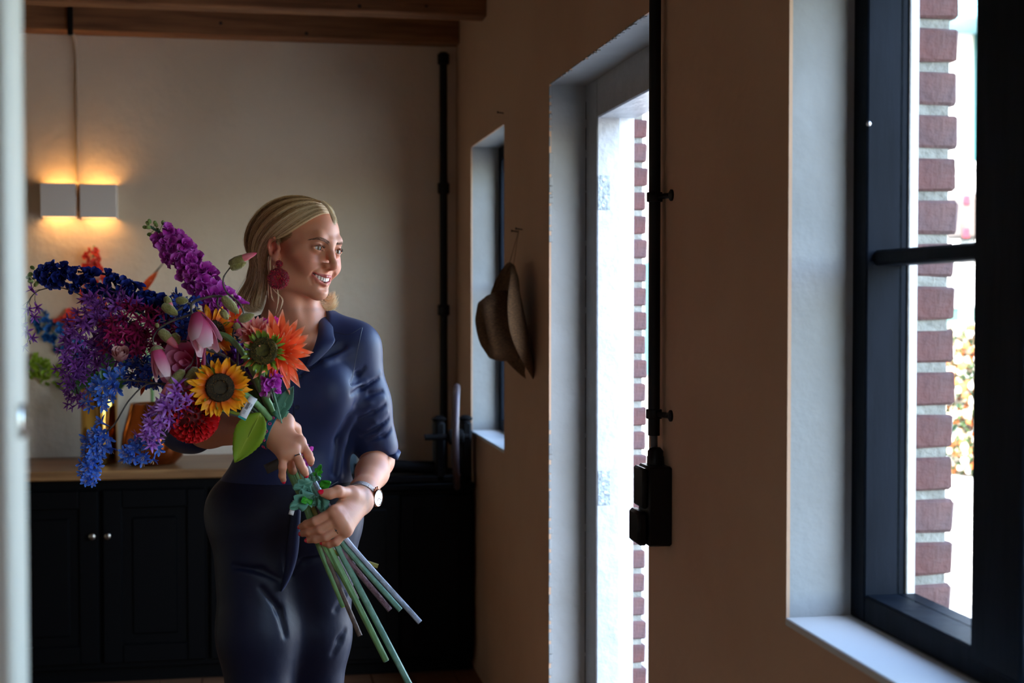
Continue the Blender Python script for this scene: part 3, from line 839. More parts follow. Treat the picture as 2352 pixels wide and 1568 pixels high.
LUP = [(-.0305, -.0745, -.0555), (-.016, -.0880, -.0602), (-.004, -.0945, -.0598), (.004, -.0945, -.0598), (.016, -.0880, -.0602), (.0305, -.0745, -.0555)]
LLW = [(-.0305, -.0745, -.0565), (-.017, -.0860, -.0718), (0, -.0925, -.0792), (.017, -.0860, -.0718), (.0305, -.0745, -.0565)]
def head_ops():
    o = []
    def e(x, y, z, rx, ry, rz, k=.02, sub=False, rot=None):
        M = HM if rot is None else HM @ rot
        o.append(E(H(x, y, z), np.array((rx, ry, rz)) * HS, M, k, sub))
    def c(a, b, ra, rb=None, k=.01, sub=False):
        o.append(U(H(*a), H(*b), ra * HS, None if rb is None else rb * HS, k, sub))
    e(0, .014, .030, .0715, .088, .071)                       # cranium
    e(0, -.031, .030, .054, .054, .050, .03)                  # forehead
    e(0, -.036, -.030, .057, .050, .062, .03)                 # middle of the face
    e(0, -.052, -.066, .040, .034, .036, .025)                # mouth region
    for s in (-1, 1):
        c((s * .052, .012, -.050), (s * .044, -.024, -.082), .014, .013, .028)    # jaw
        c((s * .044, -.024, -.080), (s * .012, -.072, -.096), .013, .012, .022)
        e(s * .050, -.050, -.018, .017, .020, .015, .022)     # cheekbone
        e(s * .0375, -.070, -.038, .0185, .018, .018, .020)     # smiling cheek
        c((s * .010, -.0850, .015), (s * .030, -.0800, .020), .0066, .0060, .018)   # brow
        c((s * .030, -.0800, .020), (s * .046, -.0605, .013), .0060, .0055, .018)
    e(0, -.079, -.0975, .015, .0145, .013, .018)                # chin
    for s in (-1, 1):
        e(s * .031, -.097, -.001, .0175, .014, .0115, .012, True)                 # eye socket
    c((0, -.086, .014), (0, -.097, -.012), .0065, .0072, .013)                    # nose
    c((0, -.097, -.012), (0, -.1095, -.031), .0072, .0088, .008)
    e(0, -.1095, -.0335, .0092, .0085, .0080, .006)
    c((0, -.104, -.040), (0, -.088, -.046), .0045, .005, .008)
    for s in (-1, 1):
        e(s * .0120, -.097, -.0365, .0066, .0098, .0068, .006)
        e(s * .0066, -.1005, -.0440, .0030, .0052, .0030, .002, True)
    # eyelids over the eyeball
    for s in (-1, 1):
        e(s * .031, -.0765, -.0015, .0148, .0144, .0140, .006)
        c((s * .018, -.0885, -.004), (s * .031, -.0905, .0035), .0022, .0026, .004)
        c((s * .031, -.0905, .0035), (s * .0445, -.0825, -.001), .0026, .0022, .004)
        e(s * .0318, -.0915, -.0012, .0138, .0100, .0044, .0020, True, rotm('Y', s * 4))
    # mouth: lips, opening
    for i in range(5): c(LUP[i], LUP[i + 1], (.0022, .0030, .0034, .0034, .0030)[i], (.0030, .0034, .0034, .0030, .0022)[i], .004)
    for i in range(4): c(LLW[i], LLW[i + 1], (.0022, .0038, .0046, .0038)[i], (.0038, .0046, .0038, .0022)[i], .004)
    op = [(-.0275, -.0785, -.0575), (-.014, -.0925, -.0655), (0, -.0985, -.0690), (.014, -.0925, -.0655), (.0275, -.0785, -.0575)]
    for dy in (0, .006, .012):
        for i in range(4): c((op[i][0], op[i][1] + dy, op[i][2]), (op[i + 1][0], op[i + 1][1] + dy, op[i + 1][2]), (.0012, .0044, .0055, .0044)[i], (.0044, .0055, .0044, .0012)[i], .0012, True)
    for s in (-1, 1):                                          # smile folds
        c((s * .0175, -.0965, -.040), (s * .0315, -.0850, -.056), .0020, .0024, .007, True)
        c((s * .0315, -.0850, -.056), (s * .0335, -.0775, -.068), .0024, .0014, .007, True)
        c((s * .0335, -.0775, -.068), (s * .027, -.079, -.080), .0012, .0008, .006, True)
    e(0, -.0955, -.0875, .012, .006, .003, .008, True)         # below the lip
    # ears
    for s in (-1, 1):
        t = rotm('Y', s * 8) @ rotm('X', -14)
        def q(x, y, z): return (s * (.0735 + x * .85), .004 + y * .80, -.020 + z * .80)
        rim = [(-.004, -.012, .004), (.004, -.011, .022), (.007, .001, .031), (.008, .014, .024), (.007, .0165, .006), (.004, .009, -.012), (0, .000, -.024), (-.003, -.008, -.026), (-.004, -.011, -.014)]
        for i in range(len(rim) - 1): c(q(*rim[i]), q(*rim[i + 1]), .0036, .0036, .003)
        e(*q(-.004, .003, .004), .0046, .0122, .0218, .004, False, t)
        c(q(-.002, -.004, -.020), q(-.003, -.004, -.024), .0068, .006, .005)
        e(*q(.0045, .000, .000), .0052, .0062, .0100, .004, True, t)
        c(q(.000, -.012, -.004), q(.002, -.008, -.008), .0036, .003, .003)
    return o
neck_ops = [
    U(H(0, .016, -.050), P(667, 750, 3.135), .052, .053, .03),
    U(H(-.035, .012, -.068), P(696, 776, 3.068), .012, .008, .022),        # strap muscles
    U(H(.035, .0, -.068), P(708, 772, 3.076), .010, .008, .02),
    U(P(676, 745, 3.14), P(600, 792, 3.16), .046, .03, .05),
    U(P(690, 760, 3.15), P(795, 790, 3.16), .040, .03, .04),
]
chest_ops = [
    E(P(690, 880, 3.145), (.118, .086, .165), np.stack([RGT, FWD, UPV], 1), .05),
    U(P(712, 783, 3.075), P(800, 790, 3.13), .010, .010, .022), U(P(698, 783, 3.075), P(600, 790, 3.13), .010, .010, .022),
]
def chain(pts, rs, k=.01, sub=False):
    return [U(pts[i], pts[i + 1], rs[i], rs[i + 1], k, sub) for i in range(len(pts) - 1)]
# arms: her left one (image right) and her right one (image left)
L_SH, L_EL, L_WR = P(812, 795, 3.14), P(867, 1058, 3.16), P(826, 1148, 2.945)
R_SH, R_EL, R_WR = P(568, 800, 3.14), P(424, 985, 3.05), P(618, 988, 2.90)
mid = lambda a, b, t: a + (b - a) * t
arm_ops = chain([L_SH, L_EL], [.044, .036], .03) + chain([L_EL, mid(L_EL, L_WR, .3), mid(L_EL, L_WR, .8), L_WR], [.031, .0335, .0275, .0250], .02) \
    + chain([R_SH, R_EL], [.047, .040], .03) + chain([R_EL, mid(R_EL, R_WR, .3), mid(R_EL, R_WR, .8), R_WR], [.035, .0365, .029, .0260], .02)
def finger(pts, rs): return chain(pts, rs, .0035)
LH = dict(
    index=[P(768, 1174, 2.846), P(724, 1196, 2.850), P(704, 1203, 2.866), P(692, 1209, 2.882)],
    middle=[P(779, 1192, 2.843), P(735, 1215, 2.845), P(711, 1222, 2.860), P(695, 1225, 2.877)],
    ring=[P(788, 1207, 2.846), P(750, 1232, 2.844), P(726, 1238, 2.855), P(709, 1240, 2.868)],
    pinky=[P(795, 1219, 2.854), P(773, 1244, 2.850), P(757, 1250, 2.858), P(743, 1247, 2.868)],
    thumb=[P(806, 1136, 2.905), P(776, 1128, 2.862), P(757, 1134, 2.852), P(742, 1132, 2.850)])
RH = dict(
    index=[P(689, 1014, 2.868), P(708, 1044, 2.860), P(713, 1055, 2.872), P(714, 1062, 2.884)],
    middle=[P(676, 1034, 2.852), P(689, 1064, 2.838), P(698, 1080, 2.848), P(702, 1088, 2.858)],
    ring=[P(663, 1040, 2.850), P(667, 1066, 2.866), P(672, 1080, 2.892), P(680, 1086, 2.908)],
    pinky=[P(651, 1041, 2.850), P(649, 1073, 2.842), P(648, 1092, 2.852), P(651, 1102, 2.862)],
    thumb=[P(655, 968, 2.905), P(678, 984, 2.932), P(686, 1008, 2.945), P(688, 1028, 2.950)])
FR = dict(index=(.0104, .0088, .0078, .0066), middle=(.0106, .0090, .0080, .0068), ring=(.0104, .0088, .0078, .0066), pinky=(.0092, .0078, .0070, .0060), thumb=(.0150, .0112, .0100, .0080))
hand_ops = []
for Hn, wr, in ((LH, L_WR), (RH, R_WR)):
    for f in ('index', 'middle', 'ring', 'pinky'):
        hand_ops.append(U(mid(wr, Hn[f][0], .05), Hn[f][0], .0165, .0112, .022))
    for fa, fb in (('index', 'middle'), ('middle', 'ring'), ('ring', 'pinky')):
        hand_ops.append(U(mid(wr, Hn[fa][0], .92), mid(wr, Hn[fb][0], .92), .0088, .0088, .010))
    hand_ops.append(U(Hn['thumb'][0], mid(Hn['index'][0], wr, .35), .014, .011, .018))
    hand_ops.append(U(wr, Hn['thumb'][0], .022, .0155, .018))
for Hn in (LH, RH):
    for f in ('index', 'middle', 'ring', 'pinky', 'thumb'):
        p_ = Hn[f]; r_ = FR[f]
        hand_ops += chain(p_, r_, .004 if f != 'thumb' else .007)
        if f != 'thumb': hand_ops.append(E(p_[0] - FWD * .002, (.0098,) * 3, None, .009))
body_ops = head_ops() + neck_ops + chest_ops + arm_ops + hand_ops

def box_of(pts, m):
    p = np.array(pts); return p.min(0) - m, p.max(0) + m
person = thing('person', (float(P(650, 1300, 3.12)[0]), float(P(650, 1300, 3.12)[1]), 0), 'smiling woman in a dark navy shirt and trousers holding the flower bouquet', 'person')
PB = base_of(person)
skin, snt, sb_ = new_mat('skin')
at = snt.nodes.new('ShaderNodeAttribute'); at.attribute_name = 'tone'
snt.links.new(at.outputs['Color'], sb_.inputs['Base Color'])
sb_.inputs['Roughness'].default_value = .5; sb_.inputs['Specular IOR Level'].default_value = .38
sb_.inputs['Subsurface Weight'].default_value = .25; sb_.inputs['Subsurface Radius'].default_value = (1, .28, .14); sb_.inputs['Subsurface Scale'].default_value = .008
tcs = snt.nodes.new('ShaderNodeTexCoord'); nzs = snt.nodes.new('ShaderNodeTexNoise'); nzs.inputs['Scale'].default_value = 420; bps = snt.nodes.new('ShaderNodeBump'); bps.inputs['Strength'].default_value = .12; bps.inputs['Distance'].default_value = .001
snt.links.new(tcs.outputs['Object'], nzs.inputs['Vector']); snt.links.new(nzs.outputs['Fac'], bps.inputs['Height']); snt.links.new(bps.outputs[0], sb_.inputs['Normal'])
SK = np.array(srgb(208, 142, 110)); LIP = np.array(srgb(196, 98, 96)); BLU = np.array(srgb(206, 108, 88)); KN = np.array(srgb(206, 140, 116))
MOU = np.array(srgb(90, 30, 28))
def segd(p, a, b):
    ab = b - a; t = np.clip(((p - a) @ ab) / (ab @ ab), 0, 1); return np.linalg.norm(p - a - t[:, None] * ab, axis=1)
def skin_tone(v):
    c = np.tile(SK, (len(v), 1))
    def mix(col, w): c[:] = c + (col - c) * np.clip(w, 0, 1)[:, None]
    near = np.linalg.norm(v - HO, axis=1) < .2
    idx = np.where(near)[0]
    l = (v[idx] - HO) @ HM / HS
    def lm(col, w):
        full = np.zeros(len(v)); full[idx] = w; mix(col, full)
    g = lambda x, y, z, r: np.exp(-(((l - (x, y, z)) ** 2).sum(1)) / r ** 2)
    lm(BLU, .55 * (g(.040, -.07, -.030, .022) + g(-.040, -.07, -.030, .022)) + .4 * g(0, -.113, -.034, .010))
    lm(BLU, .75 * (g(.075, .006, -.018, .026) + g(-.075, .006, -.018, .026)))
    up, lw = LUP, LLW
    dl = np.full(len(l), 1.0)
    for a in (up, lw):
        for i in range(len(a) - 1): dl = np.minimum(dl, segd(l, np.array(a[i]), np.array(a[i + 1])))
    lm(LIP, np.clip((.0054 - dl) / .0016, 0, 1) * .9)
    opl = [np.array(q) for q in ((-.0265, -.0685, -.0575), (-.014, -.0815, -.0665), (0, -.0865, -.0700), (.014, -.0815, -.0665), (.0265, -.0685, -.0575))]
    do = np.full(len(l), 1.0)
    for i in range(4): do = np.minimum(do, segd(l, opl[i], opl[i + 1]))
    dz = (do < .0085) & (l[:, 1] > -.0885 + 13 * l[:, 0] ** 2)
    lm(MOU, dz * 1.0)
    lm(np.array(srgb(170, 110, 92)), .35 * (g(.031, -.092, .004, .012) + g(-.031, -.092, .004, .012)))
    for Hn in (LH, RH):
        for f in ('index', 'middle', 'ring', 'pinky', 'thumb'):
            for j in (0, 1, 3):
                w = np.exp(-((v - Hn[f][j]) ** 2).sum(1) / .010 ** 2)
                mix(KN, w * .6)
    return c
parts_ = []
hc_ = [H(x, y, z) for x in (-.088, .088) for y in (-.125, .112) for z in (-.125, .122)]
lo, hi = box_of(hc_, 0); parts_.append(nets(body_ops, lo, hi, .0014))
hl = lo.copy()
lo2, hi2 = box_of([P(560, 700, 3.0), P(830, 900, 3.25), P(690, 950, 3.3)], .01); hi2[2] = hl[2] + .0075
parts_.append(nets(body_ops, lo2, hi2, .0026))
for Hn, wr, el in ((LH, L_WR, L_EL), (RH, R_WR, R_EL)):
    lo3, hi3 = box_of([p for f in Hn.values() for p in f] + [wr], .016)
    parts_.append(nets(arm_ops + hand_ops, lo3, hi3, .0015))
    # forearm up into the sleeve, cut where the hand box ends
    lo4, hi4 = box_of([wr, el], .045)
    v, f = nets(arm_ops + hand_ops, lo4, hi4, .003)
    ins = ((v > lo3 + .004) & (v < hi3 - .004)).all(1)
    f = f[~ins[f].all(1)]
    parts_.append((v, f))
body = bpy.data.objects.new('body', nets_mesh('body', parts_, [skin], PB, skin_tone)); COL.objects.link(body); body.parent = person

def project(p, ops, lift=0.0, it=4):
    p = np.array(p, float)
    for _ in range(it):
        q = np.array([p, p + (1e-4, 0, 0), p + (0, 1e-4, 0), p + (0, 0, 1e-4)]); d = sd_eval(q, ops)
        g = (d[1:] - d[0]) / 1e-4; g /= (np.linalg.norm(g) + 1e-9)
        p = p - g * (d[0] - lift)
    return p
HOPS = head_ops()
# eyes, brows, lashes, teeth
eye_m = gmat('eye_colours', [(0, (.004, .003, .003)), (.085, (.004, .003, .003)), (.095, srgb(120, 92, 66)), (.17, srgb(96, 78, 60)), (.195, srgb(52, 44, 38)), (.215, srgb(204, 194, 186)), (.6, srgb(206, 180, 172))], rough=.06, spec=.6, var=0)
gz = HM @ rotm('Z', 8) @ np.array([0, -1, .03]); gz /= np.linalg.norm(gz)
for s in (-1, 1):
    q = frame_z(-gz); m = MB()
    c0 = H(s * .031, -.0765, -.0012)
    m.ball(c0, .0128 * HS, 32, 24, rot=np.array(frame_z(gz)) @ np.diag([1, 1, -1.0]))
    o = m.build('eye', eye_m, person)
brow_m = mat('brow_hair', srgb(84, 58, 40), .7)
rg = random.Random(5)
def strand(mb, pts, r, n=3, seg=6):
    pp = bez(pts, seg); mb.tube(pp, [r * (1 - .75 * i / (seg - 1)) for i in range(seg)], n, cap=False)
for s in (-1, 1):
    m = MB()
    for i in range(170):
        t = i / 169
        x = .010 + .044 * t; zc = .0115 + .0080 * math.sin(min(1, t * 1.35) * math.pi * .62) - .005 * max(0, t - .6) / .4
        y = -.0945 + 8.0 * (x - .008) ** 2 + .002 * t
        w = .0044 * (1 - .7 * t)
        dz = rg.uniform(-w, w)
        a = np.array((s * x, y - .0012, zc + dz)); dr_ = np.array((s * (.75 + .25 * t), .30 * t + .12, .45 - .85 * t)); dr_ /= np.linalg.norm(dr_)
        pts = [a + dr_ * .006 * j / 2 for j in range(3)]
        strand(m, [project(H(*p), HOPS, -.0001 + .0002 * j) for j, p in enumerate(pts)], .00032, 3, 4)
    m.build('eyebrow', brow_m, person)
    m = MB()
    for i in range(46):
        t = i / 45; x = .0195 + .024 * t
        z = .0005 + .0040 * math.sin(t * math.pi) - .0018 * t
        y = -.0895 - .0020 * math.sin(t * math.pi) + .0075 * t * t
        a = np.array((s * x, y, z)); out = np.array((s * (t - .35) * .8, -1, .25)); out /= np.linalg.norm(out)
        strand(m, [H(*(a)), H(*(a + out * .003)), H(*(a + out * .0055 + np.array((0, 0, .0025))))], .00028, 3, 4)
    for i in range(24):
        t = i / 23; x = .0215 + .020 * t
        a = np.array((s * x, -.0895 + .0065 * t * t, -.0046 + .001 * t)); out = np.array((s * (t - .35) * .8, -1, -.5))
        strand(m, [H(*a), H(*(a + out * .0018)), H(*(a + out * .003))], .0002, 3, 3)
    m.build('eyelashes', mat('lash', (.012, .009, .008), .6), person)
teeth_m = mat('tooth_white', srgb(238, 232, 222), .18, spec=.5, coat=.3)
tp = thing_t = None
tt = MB()
for i in range(-5, 5):
    n_ = i + .5; ang = n_ * .215
    x = .0285 * math.sin(ang); y = -.0900 + .034 * (1 - math.cos(ang))
    k_ = min(4, int(abs(n_)))
    w = (.0036, .0030, .0031, .0029, .0028)[k_]; hgt = (.0078, .0072, .0073, .0066, .0056)[k_]
    M = HM @ rotm('Z', math.degrees(ang)); cc = H(x, y, -.0640 + .0062 * (ang / .95) ** 2)
    bx = MB(); bx.box((-w, -.0022, -hgt), (w, .0022, hgt), .0013)
    tt.add([cc + M @ (HS * np.array(q_)) for q_ in bx.v], bx.f)
teeth = tt.build('teeth', teeth_m, person)
tl = MB()
tl.ball(H(0, -.070, -.072), (.018, .012, .006), 14, 8, rot=HM); tl.build('tongue', mat('tongue', srgb(170, 70, 70), .4), person)
# fingernails
nail_m = mat('nail_red', srgb(230, 20, 60), .12, spec=.6, coat=.6)
for Hn, cam_pull in ((LH, 1), (RH, 1)):
    for f in ('index', 'middle', 'ring', 'pinky', 'thumb'):
        a, b = Hn[f][2], Hn[f][3]
        ax = (b - a) / np.linalg.norm(b - a)
        # the nail lies on the outer side of the finger: away from the palm (towards the viewer and outwards of the bend)
        bend = Hn[f][1] - Hn[f][2]; bend = bend - ax * (bend @ ax)
        out = -FWD * 1.0 - ax * (-FWD @ ax)
        if f == 'thumb' and Hn is LH: out = out + UPV * .6
        if Hn is LH and f != 'thumb': out = out - RGT * .7
        out = out - ax * (out @ ax); out /= np.linalg.norm(out)
        sd_ = np.cross(ax, out); r = FR[f][3]
        m = MB()
        ctr = b + ax * r * .25 + out * r * .52
        m.ball(ctr, (r * .72, r * 1.15, r * .52), 14, 10, rot=np.stack([sd_, ax, out], 1))
        m.build('fingernail', nail_m, person)

# ------------------------------------------------------------------ clothes
VB = np.stack([RGT, FWD, UPV], 1)
cloth = mat('navy_satin', srgb(30, 38, 74), .5, spec=.28, sheen=.06, bump=.05, bscale=18)
torso_s = [
    E(P(690, 885, 3.145), (.126, .096, .175), VB, .05),
    E(P(745, 905, 3.075), (.066, .055, .068), VB, .05), E(P(632, 905, 3.075), (.066, .055, .068), VB, .05),
    E(P(672, 1040, 3.14), (.120, .090, .14), VB, .06),
    E(P(652, 1165, 3.135), (.166, .106, .112), VB, .06),
    U(P(676, 752, 3.145), P(568, 805, 3.15), .050, .052, .05),
    U(P(700, 752, 3.145), P(812, 800, 3.15), .050, .054, .05),
]
sl_l = chain([P(812, 800, 3.15), mid(L_SH, L_EL, .5), P(866, 1024, 3.16)], [.058, .051, .047], .03)
sl_r = chain([P(568, 800, 3.14), mid(R_SH, R_EL, .5), P(428, 978, 3.06), P(446, 990, 3.035)], [.060, .056, .052, .046], .03)
folds = []
def fold(sub, k, r, *pts): folds.extend(chain(pts, [r * .4] + [r] * (len(pts) - 2) + [r * .4], k, sub))
def onS(u, v, base, dd=0.0):
    s = surf(u, v, base); return P(u, v, (s if s else 3.1) + dd)
base_s = torso_s + sl_l + sl_r
for pts in ([(806, 905), (830, 890), (868, 868)], [(812, 930), (850, 905), (878, 898)], [(806, 880), (822, 858), (836, 845)], [(820, 962), (855, 948), (884, 930)], [(830, 1000), (862, 985), (892, 962)], [(845, 1012), (880, 1000), (898, 985)]):
    fold(True, .007, .0042, *[onS(u, v, base_s, .001) for u, v in pts])
for pts in ([(808, 892), (838, 876), (872, 855)], [(816, 945), (850, 926), (880, 915)], [(826, 982), (860, 966), (888, 946)]):
    fold(False, .008, .0036, *[onS(u, v, base_s, .004) for u, v in pts])
for pts in ([(768, 1085), (778, 1010), (800, 955)], [(690, 860), (735, 830), (790, 800)]):
    fold(True, .018, .004, *[onS(u, v, base_s, .001) for u, v in pts])
    fold(False, .016, .0032, *[onS(u + 10, v + 4, base_s, .003) for u, v in pts])
neck_cut = chain([P(690, 690, 3.10), P(702, 765, 3.05), P(688, 830, 2.99), P(668, 880, 3.0)], [.062, .050, .030, .012], .006, True)
cuff_cut = [E(P(866, 1082, 3.04), (.046, .10, .060), VB, .006, True), E(P(515, 1000, 2.98), (.072, .08, .05), VB, .006, True)]
hem_cut = [E(P(652, 1250, 3.135), (.4, .4, .135), VB, .004, True)]
shirt_ops = base_s + folds + neck_cut + cuff_cut + hem_cut
lo, hi = box_of([P(360, 720, 3.0), P(940, 720, 3.3), P(650, 1140, 2.95), P(650, 1140, 3.32), P(420, 1000, 2.95)], .02); hi[2] = P(690, 715, 3.1)[2]
shirt = bpy.data.objects.new('shirt', nets_mesh('shirt', [nets(shirt_ops, lo, hi, .0034)], [cloth], PB)); COL.objects.link(shirt); shirt.parent = person
KN_L, KN_R = P(722, 1690, 3.19), P(596, 1690, 3.07)
AN_L = np.array([KN_L[0] + .02, KN_L[1] + .05, .09]); AN_R = np.array([KN_R[0] - .01, KN_R[1] + .04, .09])
trous_ops = [E(P(652, 1172, 3.135), (.174, .113, .115), VB, .05),
    E(P(672, 1040, 3.14), (.124, .094, .14), VB, .05)] \
    + chain([P(592, 1225, 3.12), mid(P(592, 1225, 3.12), KN_R, .5), KN_R, mid(KN_R, AN_R, .3), AN_R], [.098, .084, .062, .060, .042], .04) \
    + chain([P(728, 1225, 3.15), mid(P(728, 1225, 3.15), KN_L, .5), KN_L, mid(KN_L, AN_L, .3), AN_L], [.092, .072, .056, .058, .042], .04)
for pts in ([(670, 1320), (700, 1290), (760, 1270)], [(640, 1330), (600, 1310), (540, 1300)], [(770, 1400), (790, 1370), (808, 1340)], [(765, 1500), (780, 1470), (792, 1450)], [(600, 1350), (640, 1400), (655, 1460)]):
    tmp = []
    q = [onS(u, v, trous_ops, .001) for u, v in pts]
    trous_ops = trous_ops + chain(q, [.002, .005, .002], .012, True)
waist_cut = [E(P(655, 1010, 3.135), (.5, .5, .088), VB, .003, True)]
trous_ops = trous_ops + waist_cut
lo, hi = box_of([P(440, 1070, 3.0), P(860, 1070, 3.3), KN_L, KN_R, AN_L, AN_R], .06); lo[2] = .06
trousers = bpy.data.objects.new('trousers', nets_mesh('trousers', [nets(trous_ops, lo, hi, .0042)], [mat('navy_trousers', srgb(14, 18, 40), .5, spec=.28, sheen=.0, bump=.12, bscale=30)], PB)); COL.objects.link(trousers); trousers.parent = person
shoe_m = mat('black_shoe', srgb(14, 14, 16), .35)
for A in (AN_L, AN_R):
    so = nets([U(A + (0, 0, -.03), A + (0, -.02, -.055), .036, .034, .02), E(A + (0, -.09, -.062), (.042, .11, .028), None, .03), E(A + (0, -.06, -.15), (.3, .4, .062), None, .004, True)], A - (.08, .24, .1), A + (.08, .08, .05), .005)
    o = bpy.data.objects.new('shoe', nets_mesh('shoe', [so], [shoe_m], PB)); COL.objects.link(o); o.parent = person

# collar leaves, placket, seams, buttons, belt end: laid on the shirt surface
def sheet(rows, base, lift, m_, name, parent, thick=.0022):
    G = [[P(u, v, surf(u, v, base) - l) if surf(u, v, base) else P(u, v, 3.08) for (u, v, l) in row] for row in rows]
    m = MB(); m.grid(G); o = m.build(name, m_, parent, True, 80)
    md = o.modifiers.new('thickness', 'SOLIDIFY'); md.thickness = thick; md.offset = 0
    sd__ = o.modifiers.new('round', 'SUBSURF'); sd__.levels = 1; sd__.render_levels = 2
    return o
body_base = base_s
def seam(pts, base, r=.0009, lift=.0006, n=26, name='seam', m_=None):
    pp = bez([np.array((u, v, 0.0)) for u, v in pts], n)
    P3 = []
    for p in pp:
        s = surf(p[0], p[1], base)
        if s is not None: P3.append(P(p[0], p[1], s - lift))
    m = MB(); m.tube(P3, r, 6); return m.build(name, m_ or cloth, person)
dark_cloth = mat('navy_seam', srgb(20, 26, 50), .5)
seam([(832, 752), (822, 800), (812, 850), (806, 885)], shirt_ops, .0011, -.0009, name='armhole_seam', m_=dark_cloth)
seam([(768, 762), (800, 768), (830, 752)], shirt_ops, .0010, -.0005, name='yoke_seam', m_=dark_cloth)
seam([(664, 872), (672, 905), (676, 945), (680, 1010), (690, 1080)], shirt_ops, .0012, .0006, name='placket_edge', m_=cloth)
seam([(775, 783), (757, 800), (730, 818), (700, 842), (672, 868)], shirt_ops, .0012, .0006, name='placket_fold', m_=cloth)
# collar
def collar(rows, name):
    G = [[P(u, v, d) for (u, v, d) in row] for row in rows]
    m = MB(); m.grid(G); o = m.build(name, cloth, person, True, 80)
    md = o.modifiers.new('thickness', 'SOLIDIFY'); md.thickness = .003; md.offset = 0
    ss = o.modifiers.new('round', 'SUBSURF'); ss.levels = 1; ss.render_levels = 2
def sf(u, v, l=.006):
    s = surf(u, v, base_s); return (u, v, (s if s else 3.14) - l)
collar([[(716, 705, 3.185), (728, 714, 3.135), (732, 738, 3.085), (730, 770, 3.048), (718, 806, 3.022), (700, 838, 3.012)],
        [(738, 703, 3.195), (748, 716, 3.130), (748, 740, 3.078), (745, 770, 3.040), (735, 800, 3.016), (706, 842, 3.008)],
        [(752, 716, 3.190), (765, 732, 3.128), (766, 756, 3.085), (768, 776, 3.055), (776, 786, 3.042), (712, 846, 3.010)]], 'collar')
collar([[(700, 702, 3.20), (655, 712, 3.15), (642, 738, 3.09), (640, 775, 3.05), (646, 815, 3.03), (660, 862, 3.02)],
        [(690, 700, 3.21), (640, 712, 3.15), (626, 742, 3.085), (622, 780, 3.045), (632, 822, 3.022), (656, 868, 3.016)],
        [(680, 712, 3.205), (626, 724, 3.155), (610, 760, 3.10), (596, 795, 3.07), (622, 830, 3.03), (652, 872, 3.018)]], 'collar')
for (u, v) in ((745, 788), (689, 866), (683, 935), (686, 1005)):
    s = surf(u, v, shirt_ops)
    if s:
        m = MB(); m.lathe([(.0048, 0), (.0050, .001), (.0046, .0022), (.0036, .0018), (.001, .0016)], P(u, v, s - .0005 - (.012 if v == 788 else 0)), 14, axis=-FWD); m.build('button', mat('button_navy', srgb(24, 30, 56), .25), person)
# cuff corner that stands off the sleeve
m = MB()
cp = [[P(905, 1028, 3.17), P(917, 1036, 3.165), P(920, 1041, 3.16)], [P(893, 1046, 3.13), P(902, 1052, 3.128), P(913, 1058, 3.125)]]
m.grid(cp); o = m.build('cuff_corner', cloth, person); md = o.modifiers.new('thickness', 'SOLIDIFY'); md.thickness = .003
# belt end hanging at the hip and waistband
pts = [(680, 1130), (674, 1180), (668, 1230), (662, 1290), (652, 1340), (645, 1362)]
wd = [10, 13, 16, 18, 11, 1]
G = []
for (u, v), w in zip(pts, wd):
    s0 = surf(u + 10, v, trous_ops) or 3.03
    G.append([P(u - w * .3, v, s0 - .006), P(u + w * .5, v - 4, s0 - .020), P(u + w * 1.3, v - 10 + (0 if w > 5 else 8), s0 - .010)])
m = MB(); m.grid(G); o = m.build('belt_end', cloth, person, True, 80)
md = o.modifiers.new('thickness', 'SOLIDIFY'); md.thickness = .003; ss = o.modifiers.new('round', 'SUBSURF'); ss.levels = 1; ss.render_levels = 2
seam([(735, 1127), (770, 1108), (800, 1090), (822, 1078)], trous_ops, .0014, .0004, name='waistband_seam', m_=dark_cloth)
seam([(740, 1290), (770, 1245), (800, 1205), (826, 1180)], trous_ops, .0012, .0004, name='pocket_seam', m_=dark_cloth)

# ------------------------------------------------------------------ hair
hair_m = gmat('blonde_hair', [(0, srgb(118, 82, 48)), (.35, srgb(192, 150, 98)), (.7, srgb(246, 214, 162)), (1, srgb(255, 242, 212))], rough=.36, spec=.5, var=0.0)
hair_base = mat('hair_base', srgb(132, 100, 64), .5, col2=srgb(94, 68, 42), scale=30, stretch=(1, 1, .25))
tail_ops = [E(P(608, 552, 3.125), (.040, .045, .052), VB, .03)] + chain([P(606, 585, 3.125), P(596, 640, 3.125), P(584, 685, 3.12)], [.030, .024, .014], .02) \
    + chain([P(690, 650, 3.205), P(728, 690, 3.175), P(752, 700, 3.165)], [.030, .026, .015], .02)
cap_ops = [E(H(0, .018, .034), (.0775 * HS, .096 * HS, .0765 * HS), HM, .02)] + tail_ops + [
    E(H(-.060, -.078, -.030), (.062, .085, .082), HM, .008, True), E(H(.0, -.112, .000), (.080, .062, .082), HM, .012, True),
    E(H(.075, -.075, -.03), (.05, .07, .07), HM, .01, True), U(H(-.05, -.03, -.06), P(690, 760, 3.10), .050, .05, .01, True)]
lo, hi = box_of([P(535, 430, 3.0), P(790, 730, 3.27), P(535, 730, 3.27), P(790, 430, 3.0)], .01)
hb = bpy.data.objects.new('hair', nets_mesh('hair', [nets(cap_ops, lo, hi, .0032)], [hair_base], PB)); COL.objects.link(hb); hb.parent = person
